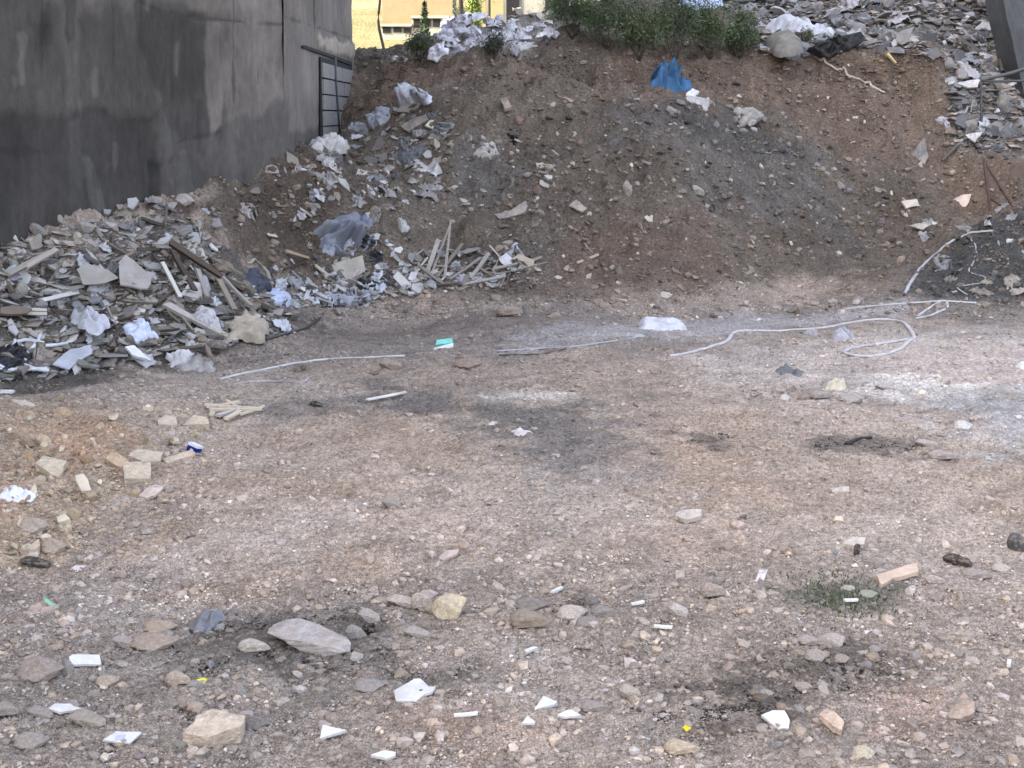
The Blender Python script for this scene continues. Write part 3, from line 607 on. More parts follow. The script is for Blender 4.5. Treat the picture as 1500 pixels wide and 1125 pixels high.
def line_thing(name, px, r, col, label, cat, group=None, mat='plastic', lift=None, flat=1.):
    q = smooth_path(px); P = at(q[:, 0], q[:, 1]); 
    for _ in range(2): P[1:-1] = (P[:-2]+2*P[1:-1]+P[2:])/4
    sd = int(px[0][0]*3+px[0][1]); t_ = np.arange(len(P)); P[:, 0] += .009*fbm(t_*.17+sd, t_*0., 2, 5); P[:, 1] += .014*fbm(t_*.15+sd, t_*0.+4, 2, 6)
    P[:, 2] = np.maximum(P[:, 2], H(P[:, 0], P[:, 1]))+.003*fbm(t_*.5+sd, t_*0.+8, 2, 7)+(r*.9 if lift is None else lift)
    c = P.mean(0); o = link(name, tube_mesh(name, P-c, r, 8, flat), MAT[mat], None, col); o.location = c; return tag(o, label, cat, group)
W_ = S(226,224,226,0.63); PALE = S(196,188,180,0.7)
GREY = S(158,152,148,0.79); DG = S(98,96,97,0.7); TAN = S(192,166,134,0.75); CREAM = S(214,194,158,0.7); BRN = S(128,104,88,0.7); PINK = S(188,168,156,0.72)
# --- white tile and card pieces
T = 'white broken tile shards on the gravel'
for px, lab, th in (
    ([(101,963),(107,960),(146,960.5),(148,975),(128,974),(103,975)], 'white oblong tile shard above the grey rounded boulder at the gravel edge', .012),
    ([(71,1039),(80,1032),(103,1032),(109,1036.5),(123,1039),(88,1045)], 'white low tile shard leaning on a lumpy grey stone cluster', .012),
    ([(151,1085),(171,1072),(208,1073),(191,1089)], 'white card with a pale lilac square printed on it beside the thick slab', .008),
    ([(577,1013),(593,1004),(607,995.5),(616,995.5),(628,1007),(638,1007),(633,1015),(621,1019),(609,1028.5),(580,1027.5)], 'largest white tile shard with stepped outline and small dark spots', .012),
    ([(473,1063),(507.5,1071),(468.5,1083)], 'white triangular tile shard pointing sideways alone on the gravel', .012),
    ([(543,1107),(564,1100.5),(579.5,1103),(579,1108),(567,1113),(551,1109)], 'low white leaf-shaped tile shard at the bottom edge of the view', .012),
    ([(763,1061),(773,1050),(784,1059),(782.5,1061)], 'smallest white upright triangular shard of the group of three', .012),
    ([(783,1040),(796,1021),(816,1029),(812,1033)], 'white triangular shard topmost of the group of three', .012),
    ([(816,1048),(832,1041),(837,1041),(851,1049),(828,1051.5)], 'flat white shard of the group of three resting on grey film', .012),
    ([(768,953),(780,948.5),(788,948.5),(772,957)], 'thin white sliver lying alone below the two brown boulders', .012),
    ([(1115,1049),(1131,1042),(1149,1042),(1156.5,1056),(1155,1068),(1140,1068.5)], 'white rounded tile shard with a faint grey ring mark', .012)):
    o = sheet_thing('tile_shard', px, th, S(230,226,226,.58), lab, 'tile shard', T, 'slab', .3, .05, .015)
    if 'lilac' in lab:
        p, R, L = plane_poly([(172,1077),(184,1076),(180,1084),(168,1084)], None, .3, .05+.006+.001); c = link('print', slab_mesh('print', [tuple(a) for a in L], .002), MAT['slab'], o, S(188,188,220,0.7)); c.matrix_world = M4(R, p)
    if 'ring' in lab:
        p, R, L = plane_poly([(1132,1050),(1137,1049),(1139,1053),(1136,1057),(1132,1056),(1131,1053)], None, .3, .05+.007); c = link('mark', slab_mesh('mark', [tuple(a) for a in L], .002), MAT['slab'], o, S(190,188,194,0.73)); c.matrix_world = M4(R, p)
    if 'spots' in lab:
        for q in ([(602,1009),(607,1007),(608,1010),(604,1011)], [(592,1011),(598,1010),(598,1011.5),(593,1012)], [(614,1010),(619,1010),(618,1011.5),(614,1011.5)]):
            p, R, L = plane_poly(q, None, .3, .05+.007); c = link('spot', slab_mesh('spot', [tuple(a) for a in L], .002), MAT['slab'], o, S(90,86,84,0.8)); c.matrix_world = M4(R, p)
ST = 'short white plastic sticks on the gravel'
for a, b, lab in (((808,875),(823,868),'short white stick tilted near the dark hollow behind the boulders'),((925,893),(943,889),'short white stick beside a white pebble'),((959,925),(985,927),'cream flat stick below the pale hollow stone'),((665,1057),(700,1054),'longer grey-white flat stick lying level on the gravel'),((1236,887),(1256,886.5),'white stub lying just below the green weed'),((1477,985),(1478,976),'white stub standing upright near the edge of the gravel'),
    ((538,590),(594,579),'long slim white strip lying on the dark ash patch')):
    bar_thing('white_stick', a, b, 5.5 if 'long slim' not in lab else 6, .012, S(232,228,222,0.63), lab, 'stick', ST, 'slab', .03, .03)
# --- flat stones, slabs and planks
sheet_thing('concrete_slab', [(268,1086),(288,1061),(311,1051),(359,1061),(352,1078),(330,1083),(304,1093)], .09, S(196,178,160,0.74), 'thick pale concrete slab with broken edge lying on dark dirt', 'slab', None, 'stone', .25, .07, .03)
for px, col, th, lab in (
    ([(987,757),(1000,749),(1027,748),(1028,757),(1007,764)], PALE, .03, 'flat pale grey slab lying alone on the bare tan ground'),
    ([(1068,767),(1082,764),(1093,769),(1081,775)], PINK, .02, 'small flat pinkish chip beside the flat pale slab'),
    ([(1234,798),(1248,789),(1268,791),(1266,800),(1248,802)], PALE, .03, 'pale chip propped on a dark upright stone above the weed'),
    ([(1217,717),(1243,714.5),(1244,722),(1219,722)], PALE, .02, 'small pale oblong chip in the stony strip'),
    ([(1200,1051),(1207,1043),(1220,1045),(1235,1059),(1233,1073),(1220,1068)], S(196,170,150,0.76), .03, 'tan pointed shard tilted up beside the ringed white shard'),
    ([(1388,1055),(1412,1017),(1428,1033),(1427,1047),(1407,1057)], S(152,136,124,0.8), .04, 'grey-brown slab standing on edge over a rusty soil patch'),
    ([(1283,845),(1344,826),(1345,840),(1308,849),(1291,859)], S(190,168,150,0.77), .025, 'pale broken board with a bitten edge beside the green weed'),
    ([(1112,836),(1125,835.5),(1116,855),(1103,861)], S(222,212,216,0.63), .015, 'lilac-white strip standing tilted above the gravel'),
    ([(642,818),(655,808),(672,805),(668,814),(650,822)], S(190,172,162,0.71), .015, 'thin pale curled chip alone on the tan ground'),
    ([(52,684),(63,672),(98,680),(86,704)], S(196,180,158,0.74), .06, 'tan square block tilted on the orange spoil'),
    ([(110,698),(122,695.5),(134,720),(119,720)], S(212,196,174,0.7), .02, 'pale wedge-shaped shard below the tan square block'),
    ([(155,675),(164,662),(189,678.6),(178,689)], S(176,152,124,0.8), .06, 'brownish block leaning on its neighbours in the block cluster'),
    ([(180,682),(220,680),(218,706),(182,706)], S(198,182,160,0.74), .06, 'largest tan block of the cluster below the blue carton'),
    ([(187,671),(202,661),(238,666),(234,680),(209,680)], S(188,174,154,0.76), .05, 'flat tan block topmost of the cluster below the blue carton'),
    ([(238,675),(281,660.6),(286,666),(245,682)], S(200,180,158,0.74), .03, 'pale narrow plank piece leading up to the blue carton'),
    ([(203,727),(220,713),(245,711),(230,725),(216,731)], S(206,188,176,0.69), .02, 'pale pink pointed shard behind the grey rag'),
    ([(230,619),(241,611),(257,614),(259,626),(232,626)], S(198,184,166,0.72), .05, 'pale tan block alone on top of the low spoil'),
    ([(268,626),(284,611),(302,614),(306,625)], S(196,180,158,0.75), .05, 'tan broken block below the white splinters'),
    ([(-6,580),(0,572),(22,573),(14,580)], S(230,228,232,0.63), .02, 'white shard at the foot of the white hose tangle'),
    ([(16,587),(36,587),(52,596),(40,600)], S(196,186,172,0.72), .02, 'pale grey shard on the low spoil near the white shard'),
    ([(725,315),(746,310),(764,299),(773,301),(768,313),(732,322)], S(150,143,138,0.8), .05, 'stack-like grey slab halfway up the brown bank'),
    ([(833,302),(844,293),(860,306),(853,311)], S(150,142,134,0.8), .03, 'grey four-sided slab low on the brown bank'),
    ([(732,146),(743,144),(750,158),(739,162)], S(140,126,114,0.8), .05, 'brown-grey rounded slab high on the spoil heap'),
    ([(813,139),(842,148),(836,151)], S(136,120,108,0.8), .04, 'brown plank-like slab at the crest of the spoil heap'),
    ([(1333,230),(1354,202),(1360,230),(1352,248),(1338,245)], S(128,124,122,0.78), .03, 'tall grey pointed slab standing on the brown slope'),
    ([(1395,313),(1397,292),(1408,286),(1423,284),(1419,297),(1403,317)], S(216,194,178,0.71), .02, 'pale cream panel leaning on the soil beside rusty rods'),
    ([(1320,295),(1342,292),(1347,302),(1327,306)], S(196,182,168,0.73), .04, 'pale block with a reddish chipped end on the slope'),
    ([(1331,331),(1356,326),(1365,329),(1352,337)], S(178,170,158,0.78), .02, 'pale pointed chip low on the slope near the dark mound'),
    ([(1426,43),(1439,32),(1471,34),(1457,49)], S(176,176,180,0.74), .03, 'largest pale flat slab beside the leaning concrete column'),
    ([(1401,122),(1435,117),(1432,128),(1418,129)], S(206,206,206,0.67), .03, 'white slab at the corner of the dark metal frame'),
    ([(1414,198),(1439,194),(1428,209)], S(198,196,198,0.69), .03, 'white triangular slab at the foot of the debris slope'),
    ([(578,163),(600,150),(632,148),(600,166)], S(150,146,140,0.8), .03, 'flat grey-brown sheet below the white rags on the heap edge'),
    ([(584,184),(624,169),(628,176),(599,194)], S(134,130,124,0.78), .04, 'long grey slab on edge below the white rags'),
    ([(518,265),(525,248),(538,252),(534,266)], S(206,198,190,0.69), .02, 'white triangular chip beside the wall-side rags'),
    ([(173,388),(184,374),(223,404),(216,424),(176,417)], S(156,150,146,0.8), .02, 'large curved grey panel in the middle of the rubble pile'),
    ([(112,395),(126,386),(158,395),(173,408),(155,415),(122,417)], S(148,142,136,0.8), .02, 'broad grey board next to the curved panel in the rubble pile'),
    ([(72,428),(122,417),(124,421),(95,433)], S(128,124,120,0.78), .02, 'dark grey thin board under the broad grey board'),
    ([(0,453),(18,448),(47,453),(40,460),(0,460)], S(106,94,86,0.75), .03, 'brown dirty board at the edge of the rubble pile'),
    ([(77,534),(104,512),(133,505),(135,518),(101,541)], S(168,168,176,0.77), .015, 'blue-grey bent sheet at the foot of the rubble pile'),
    ([(183,509),(196,507),(221,530),(194,521)], S(230,228,232,0.63), .03, 'bright white tilted panel at the foot of the rubble pile'),
    ([(470,395),(531,374),(535,397),(485,426),(474,424)], S(152,146,136,0.8), .025, 'large greenish-grey board leaning beside the black bag'),
    ([(740,386),(760,372),(783,381),(778,399),(760,394)], S(166,154,140,0.79), .025, 'tan-grey board corner standing at the end of the broken laths')):
    nm = 'plaster_board' if 'board' in lab or 'panel' in lab or 'sheet' in lab else ('masonry_block' if 'block' in lab else 'stone_slab')
    sheet_thing(nm, px, th, col, lab, {'plaster_board': 'board', 'masonry_block': 'block', 'stone_slab': 'slab'}[nm], None, 'stone' if th > .04 or nm == 'stone_slab' else 'slab', .45 if 'standing' in lab or 'leaning' in lab else .2, .03+th*.5, .03, .06 if 'curved' in lab or 'bent' in lab else 0)
# --- crumpled plastic, cloth and bags
for nm, px, dome, amp, col, mat, lab, cat in (
    ('plastic_bag', [(268,935),(285,905),(322,895),(332,905),(326,925),(300,940)], .5, .35, S(112,112,118,0.75), 'plastic', 'crumpled dark grey plastic bag behind the two-toned stone', 'bag'),
    ('plastic_film', [(783,1053),(810,1051),(857,1052),(850,1064),(815,1070),(785,1068)], .08, .14, S(150,150,162,0.79), 'film', 'thin bluish film lying below the three white shards', 'film'),
    ('rag', [(158,749),(169,733),(202,727),(214,736),(180,747)], .3, .3, S(160,148,140,0.8), 'cloth', 'grey crumpled rag at the edge of the orange spoil', 'rag'),
    ('plastic_bag', [(0,716),(14,712),(59,724),(50,740),(22,742),(-12,736)], .3, .3, S(226,226,236,0.63), 'plastic', 'white crumpled bag with pale blue folds on the orange spoil', 'bag'),
    ('rag', [(22,909),(52,882),(88,884),(90,896),(60,909)], .15, .35, S(162,144,132,0.8), 'cloth', 'half-buried pinkish-brown rag tangle on the dusty ground', 'rag'),
    ('rag', [(68,920),(92,900),(120,897),(110,915),(84,922)], .2, .3, S(176,156,140,0.77), 'cloth', 'tan stiff rag lying beside the half-buried tangle', 'rag'),
    ('plastic_bag', [(98,836),(112,828),(132,830),(124,842),(104,842)], .3, .35, S(206,194,190,0.69), 'plastic', 'small white crumpled bag below the orange spoil', 'bag'),
    ('plastic_bag', [(930,490),(936,474),(962,469),(1004,474),(1008,488),(960,494)], .3, .25, S(200,198,206,0.67), 'plastic', 'pale translucent bag lying alone on the track', 'bag'),
    ('plastic_film', [(888,497),(920,488),(950,492),(930,500)], .1, .2, S(190,188,194,0.69), 'film', 'small pale film scrap beside the translucent bag', 'film'),
    ('plastic_bag', [(944,134),(958,106),(984,101),(1004,114),(1012,140),(986,146),(952,138)], .7, .8, S(74,112,150,.62), 'cloth', 'bright blue crumpled tarpaulin bundle on the crest of the heap', 'tarpaulin'),
    ('plastic_bag', [(996,152),(1012,142),(1040,150),(1048,158),(1020,166)], .4, .4, S(176,172,170,0.76), 'plastic', 'dirty white bag right below the blue bundle', 'bag'),
    ('plastic_bag', [(1005,138),(1012,131),(1024,135),(1018,141)], .4, .3, W_, 'plastic', 'small clean white bag beside the blue bundle', 'bag'),
    ('rag', [(737,187),(750,190),(761,202),(764,223),(754,225),(746,209)], .4, .5, S(26,26,28,0.7), 'black', 'black torn rag in the middle of the brown bank', 'rag'),
    ('plastic_bag', [(508,419),(518,408),(530,406),(558,415),(562,433),(533,436),(512,431)], .7, .3, S(20,21,24,0.7), 'black', 'shiny black rubbish bag at the foot of the bank', 'bag'),
    ('cloth_bundle', [(459,336),(472,325),(515,318),(544,332),(558,358),(544,372),(486,381),(465,365)], .6, .8, S(124,127,138,.66), 'cloth', 'big blue-grey bundle of crumpled cloth at the foot of the bank', 'bundle'),
    ('rag', [(470,350),(486,340),(496,352),(490,376),(476,372)], .5, .5, S(150,152,164,.68), 'cloth', 'pale striped fold hanging on the near end of the blue-grey bundle', 'cloth'),
    ('rag', [(500,352),(512,340),(520,350),(520,378),(506,376)], .5, .5, S(176,178,188,.7), 'cloth', 'white fold hanging down the middle of the blue-grey bundle', 'cloth'),
    ('rag', [(505,330),(520,316),(540,322),(550,340),(530,342)], .6, .7, S(128,132,146,.66), 'cloth', 'grey fold on the crest of the blue-grey bundle', 'cloth'),
    ('rag', [(536,372),(552,362),(566,376),(556,388),(540,386)], .5, .6, S(54,56,64,.6), 'black', 'dark cloth lump between the bundle and the black bag', 'cloth'),
    ('rag', [(462,330),(480,322),(505,324),(500,336),(470,342)], .4, .4, S(176,176,184,0.74), 'cloth', 'pale grey folded cloth on top of the blue-grey bundle', 'cloth'),
    ('rag', [(520,345),(545,338),(556,356),(540,370),(524,362)], .4, .5, S(40,42,50,0.7), 'black', 'dark navy cloth spilling from the blue-grey bundle', 'cloth'),
    ('plastic_bag', [(581,164),(592,140),(617,131),(631,137),(635,153),(602,157)], .6, .45, S(190,190,198,0.71), 'cloth', 'largest white rag draped on the edge of the heap', 'rag'),
    ('plastic_bag', [(534,176),(559,160),(581,158),(563,191),(548,196)], .5, .45, S(176,178,188,0.73), 'cloth', 'bluish white rag below the largest white rag', 'rag'),
    ('plastic_bag', [(500,196),(515,182),(536,180),(548,196),(530,204)], .4, .4, S(150,150,156,0.79), 'cloth', 'grey-white rag at the lower end of the rag row', 'rag'),
    ('plastic_film', [(575,232),(588,216),(628,212),(620,227),(599,245)], .4, .4, S(92,94,98,0.75), 'plastic', 'dark grey plastic sheet folded on the brown bank', 'sheet'),
    ('plastic_bag', [(601,252),(613,241),(646,239),(651,252),(631,266),(606,263)], .5, .4, S(176,174,172,0.76), 'plastic', 'white sack half buried below the dark plastic sheet', 'sack'),
    ('rag', [(447,219),(475,204),(511,214),(500,226),(460,228)], .5, .4, S(188,184,182,0.72), 'cloth', 'white cloth lying at the end of the concrete wall', 'cloth'),
    ('rag', [(470,234),(485,232),(498,250),(488,258),(474,252)], .4, .4, S(186,182,182,0.72), 'cloth', 'small white cloth just below the one by the wall', 'cloth'),
    ('rag', [(341,322),(352,296),(368,300),(362,320),(350,330)], .4, .4, S(150,142,136,0.8), 'cloth', 'grey twisted cloth standing on the soil ridge', 'cloth'),
    ('plastic_bag', [(692,226),(705,212),(724,206),(730,226),(712,236)], .5, .4, S(158,152,148,0.81), 'plastic', 'pale grey bag beside the black torn rag', 'bag'),
    ('tarpaulin', [(1180,74),(1205,61),(1266,47),(1268,62),(1219,83),(1194,79)], .4, .35, S(16,16,18,0.7), 'black', 'black tarpaulin lying across the top of the cut bank', 'tarpaulin'),
    ('plastic_bag', [(1118,54),(1140,36),(1190,40),(1222,47),(1176,65)], .35, .35, S(182,182,190,0.74), 'plastic', 'pale wide sheet heaped above the black tarpaulin', 'sheet'),
    ('sack', [(1124,65),(1140,56),(1169,61),(1176,76),(1151,83),(1129,79)], .8, .2, S(120,116,110,0.78), 'cloth', 'round grey sack between the shrubs and the black tarpaulin', 'sack'),
    ('sack', [(1081,176),(1097,164),(1115,169),(1109,180),(1086,184)], .7, .3, S(150,144,138,0.8), 'cloth', 'grey-white lump of hardened sack below the blue bundle', 'sack'),
    ('plastic_bag', [(1364,172),(1385,168),(1400,182),(1404,200),(1392,196),(1376,184)], .4, .5, S(192,188,196,0.71), 'plastic', 'white torn plastic at the lower corner of the debris slope', 'bag'),
    ('plastic_bag', [(180,480),(202,468),(220,475),(234,493),(200,500),(187,498)], .7, .3, S(204,210,232,0.65), 'plastic', 'bluish white domed bag on the rubble pile', 'bag'),
    ('plastic_bag', [(104,462),(120,459),(144,462),(162,476),(144,487),(115,480)], .5, .45, S(186,186,194,0.72), 'cloth', 'grey-white crumpled cloth beside the bluish domed bag', 'cloth'),
    ('canvas', [(335,476),(360,460),(382,466),(396,487),(378,502),(338,498)], .5, .4, S(160,150,136,0.8), 'cloth', 'tan crumpled canvas at the corner of the rubble pile', 'canvas'),
    ('plastic_film', [(256,534),(281,516),(317,527),(320,552),(284,561),(259,552)], .3, .3, S(196,190,190,0.69), 'film', 'clear plastic film at the end of the white pipe', 'film'),
    ('plastic_bag', [(280,462),(296,448),(312,455),(328,482),(318,492),(296,478)], .5, .3, S(178,174,178,0.75), 'plastic', 'pale sheet lying under the long tan plank', 'sheet'),
    ('rag', [(376,435),(392,422),(425,433),(425,448),(407,451)], .35, .35, S(190,198,222,0.68), 'cloth', 'light blue cloth at the end of the rubble pile', 'cloth'),
    ('cloth_bundle', [(349,408),(372,402),(389,408),(396,426),(360,432)], .4, .6, S(78,82,94,0.75), 'cloth', 'dark blue-grey twisted cloth above the light blue one', 'cloth'),
    ('rag', [(430,447),(455,436),(500,432),(560,438),(540,446),(470,452)], .2, .4, S(170,172,184,0.75), 'cloth', 'long pale torn cloth along the foot of the bank', 'cloth'),
    ('rag', [(240,522),(262,510),(284,516),(276,530),(250,534)], .5, .35, S(204,200,202,0.69), 'cloth', 'white folded cloth with dark stripes beside the clear film', 'cloth'),
    ('plastic_bag', [(1207,575),(1216,560),(1236,558),(1242,574),(1228,582)], .7, .25, S(202,190,170,.64), 'cloth', 'creamy foam lump on the whitish dust', 'foam'),
    ('plastic_bag', [(1178,488),(1200,484),(1196,494),(1180,497)], .2, .4, S(196,190,192,0.71), 'film', 'pale scrap of plastic inside the hose loop', 'film'),
    ('plastic_bag', [(1216,496),(1236,480),(1252,492),(1250,502),(1225,502)], .3, .4, S(160,160,166,0.8), 'plastic', 'grey crumpled plastic inside the hose loop', 'bag'),
    ('plastic_bag', [(1490,538),(1512,530),(1516,546),(1494,548)], .5, .35, W_, 'plastic', 'white bag at the edge of the whitish dust', 'bag'),
    ('rag', [(712,621),(722,617),(735,620),(728,626),(716,627)], .3, .3, S(204,194,190,0.71), 'cloth', 'upper white scrap of the pair beside the ash patch', 'scrap'),
    ('rag', [(744,634),(762,629),(782,634),(770,642),(750,640)], .35, .3, S(196,188,186,0.74), 'cloth', 'lower white scrap of the pair beside the ash patch', 'scrap'),
    ('rag', [(1126,546),(1144,540),(1180,544),(1180,556),(1150,558)], .25, .4, S(104,106,108,0.78), 'cloth', 'dark grey-green rag on the ground below the hose loop', 'rag'),
    ('plastic_bag', [(1366,381),(1376,372),(1394,378),(1388,398),(1372,402)], .3, .5, S(166,164,170,0.79), 'film', 'torn clear plastic hanging on the dark mound', 'film'),
    ('plastic_bag', [(1338,330),(1352,322),(1372,318),(1366,330),(1346,338)], .2, .4, S(160,158,160,0.81), 'plastic', 'grey plastic shred on top of the dark mound', 'bag'),
    ('rag', [(1456,352),(1480,349),(1505,352),(1500,358),(1470,358)], .2, .25, S(196,194,196,0.71), 'slab', 'white flat strip lying on the crest of the dark mound', 'strip'),
    ('plastic_bag', [(952,26),(985,12),(1040,-4),(1070,-4),(1052,12),(990,26)], .15, .2, S(196,208,236,0.67), 'plastic', 'light blue-white plastic sheet spread behind the shrubs', 'sheet'),
    ('rag', [(1436,266),(1446,246),(1500,236),(1530,242),(1530,284),(1456,300)], .15, .12, S(100,86,77,.6), 'slab', 'large rusty brown sheet leaning behind the rusty rods', 'sheet')):
    crumple_thing(nm, px, dome, amp, col, lab, cat, None, mat)
# --- stones picked out one by one
B1 = big_rock(101, 16, .5, .05); B2 = big_rock(117, 9, .6, .02); B3 = big_rock(131, 20, .7, .06); B4 = big_rock(143, 12, .5, .05)
for u, v, w, h, col, me, lab in (
    (450,943,118,50,S(183,174,170,0.78),B1,'largest pale grey boulder lying flat beside black dirt'),
    (661,893,50,40,S(217,200,172,0.75),B2,'cream faceted block of stone standing among smaller stones'),
    (777,911,56,36,S(153,139,124,0.83),B4,'brown speckled boulder with a dark underside'),
    (780,887,46,22,S(142,132,125,0.80),B3,'brownish rounded boulder just behind the speckled one'),
    (840,899,42,26,S(201,188,178,0.78),B3,'pale rounded stone next to the speckled boulder'),
    (862,912,32,18,S(153,144,140,0.80),B3,'small grey stone in front of the pale rounded stone'),
    (886,897,36,20,S(149,142,138,0.80),B4,'grey rounded stone beside the pale rounded stone'),
    (995,896,26,24,S(202,192,183,0.76),B1,'pale hollowed stone alone in the gravel'),
    (1046,868,34,26,S(172,158,147,0.85),B4,'tan stone below the lilac-white strip'),
    (222,943,64,32,S(167,150,136,0.85),B3,'rounded stone grey at one end and tan at the other'),
    (232,921,46,20,S(179,160,142,0.85),B3,'flat tan stone just behind the two-toned stone'),
    (180,942,34,24,S(172,162,155,0.84),B1,'grey stone next to the two-toned stone'),
    (371,949,44,26,S(199,188,176,0.78),B4,'pale slab-like stone close to the largest boulder'),
    (54,985,64,44,S(157,144,136,0.83),B3,'big grey-brown rounded boulder near the oblong white shard'),
    (260,997,36,26,S(192,174,157,0.82),B4,'tan cobble below the black dirt'),
    (155,999,32,20,S(180,164,147,0.84),B3,'smaller tan cobble below the oblong white shard'),
    (124,1056,54,34,S(163,153,142,0.83),B1,'lumpy grey stone cluster under the low white shard'),
    (42,1088,46,30,S(163,152,144,0.83),B3,'grey cobble at the lower corner of the gravel'),
    (8,1042,36,26,S(156,148,141,0.83),B4,'grey cobble cut by the edge of the view'),
    (56,1046,36,24,S(158,150,143,0.83),B1,'grey cobble between the low white shard and the view edge'),
    (374,1062,32,24,S(135,128,124,0.80),B3,'dark grey stone beside the thick pale slab'),
    (541,1006,44,22,S(157,150,146,0.83),B3,'flat grey stone beside the largest white shard'),
    (520,930,28,26,S(157,152,148,0.83),B4,'grey block at the end of the black dirt'),
    (540,925,20,20,S(39,38,38,0.70),B2,'black lump next to the grey block'),
    (590,882,44,22,S(200,186,175,0.78),B1,'pale low stone in the row before the cream block'),
    (618,884,30,28,S(198,184,173,0.80),B4,'pale angular stone touching the row before the cream block'),
    (628,872,26,16,S(195,182,174,0.81),B3,'pale rounded stone behind the row before the cream block'),
    (540,905,30,28,S(177,170,163,0.81),B1,'pale grey rough stone above the black lump'),
    (610,928,36,22,S(174,164,157,0.83),B1,'greyish stone in front of the pale row'),
    (872,1038,38,16,S(162,152,147,0.83),B4,'wedge-shaped grey stone near the three white shards'),
    (924,1016,28,26,S(188,174,163,0.81),B1,'star-like pale stone in the gravel'),
    (1001,1097,48,26,S(200,181,156,0.82),B4,'tan oblong block below the yellow scrap'),
    (1268,1106,32,26,S(207,194,172,0.77),B3,'cream rounded stone at the lower edge of the gravel'),
    (1290,1104,18,18,S(177,166,156,0.83),B1,'small grey stone touching the cream rounded stone'),
    (1222,942,40,26,S(177,166,158,0.82),B2,'grey-pink wedge on top of the heap of dark dirt'),
    (1190,940,36,18,S(170,160,153,0.85),B4,'grey-pink flat wedge leaning beside its taller twin'),
    (1198,962,32,22,S(164,154,147,0.83),B3,'rounded stone in front of the two wedges'),
    (1235,966,22,16,S(160,150,141,0.83),B3,'smaller stone in front of the two wedges'),
    (1406,823,36,24,S(82,70,65,0.70),B1,'dark brown crusty stone near the board with the bitten edge'),
    (1425,821,14,14,S(190,176,166,0.80),B3,'small pale stone touching the dark brown crusty one'),
    (1434,843,40,20,S(163,152,145,0.83),B4,'grey stone below the dark brown crusty one'),
    (1470,833,26,14,S(196,186,177,0.78),B3,'pale stone beside the dark grey chunk'),
    (1494,798,26,34,S(96,96,97,0.72),B1,'dark grey chunk at the edge of the view'),
    (1372,851,26,16,S(193,180,170,0.81),B4,'pale small block next to the board with the bitten edge'),
    (1256,808,10,18,S(81,72,68,0.70),B2,'dark upright stone under the propped chip'),
    (1274,871,26,14,S(158,158,145,0.83),B3,'greenish stone at the end of the weed'),
    (1414,625,26,16,S(234,228,225,0.67),B3,'white rounded stone alone on the blue-grey dust'),
    (1384,669,38,18,S(172,160,155,0.84),B4,'grey flat boulder on the stony strip'),
    (1360,650,28,14,S(181,170,163,0.83),B1,'pale stone just above the grey flat boulder'),
    (1151,584,14,12,S(231,224,218,0.69),B3,'small white pebble beside the creamy foam lump'),
    (1250,584,36,16,S(172,164,158,0.83),B3,'grey stone beside the creamy foam lump'),
    (1204,580,28,14,S(168,158,151,0.85),B4,'grey stone in front of the creamy foam lump'),
    (746,458,36,18,S(154,140,129,0.83),B4,'brown stone standing on the far track'),
    (685,534,40,16,S(150,134,123,0.81),B3,'brown low stone in the stony rim of the track'),
    (572,535,30,18,S(154,140,129,0.83),B1,'brown stone at the end of the white pipe'),
    (976,433,18,10,S(211,201,187,0.76),B3,'pale pebble at the foot of the bank'),
    (572,738,26,20,S(166,156,149,0.83),B1,'grey stone alone on the bare dusty ground'),
    (48,826,42,22,S(79,74,68,0.70),B1,'dark brown stone at the corner of the orange spoil'),
    (75,803,36,26,S(180,163,145,0.84),B3,'tan boulder above the dark brown stone'),
    (42,808,28,20,S(206,187,168,0.78),B4,'pale tan stone beside the tan boulder'),
    (46,772,40,26,S(183,168,155,0.82),B3,'pinkish boulder half buried in the orange spoil'),
    (462,593,18,12,S(57,56,56,0.70),B1,'black clinker lump on the ash patch'),
    (1020,281,22,14,S(166,156,149,0.85),B4,'pale stone low on the grey streak of the bank'),
    (1101,170,34,18,S(158,156,153,0.85),B3,'grey rounded stone on the shoulder of the heap'),
    (918,278,14,24,S(162,152,145,0.85),B1,'upright pinkish stone in the middle of the bank'),
    (1300,568,26,12,S(183,174,170,0.81),B1,'pale grey stone on the whitish dust'),
    (268,294,26,16,S(177,171,164,0.81),B3,'pale stone lying against the concrete wall'),
    (342,252,8,7,S(198,194,189,0.76),B3,'tiny pale stone touching the concrete wall')):
    stone_at(u, v, w, h, col, lab, None, me=me)
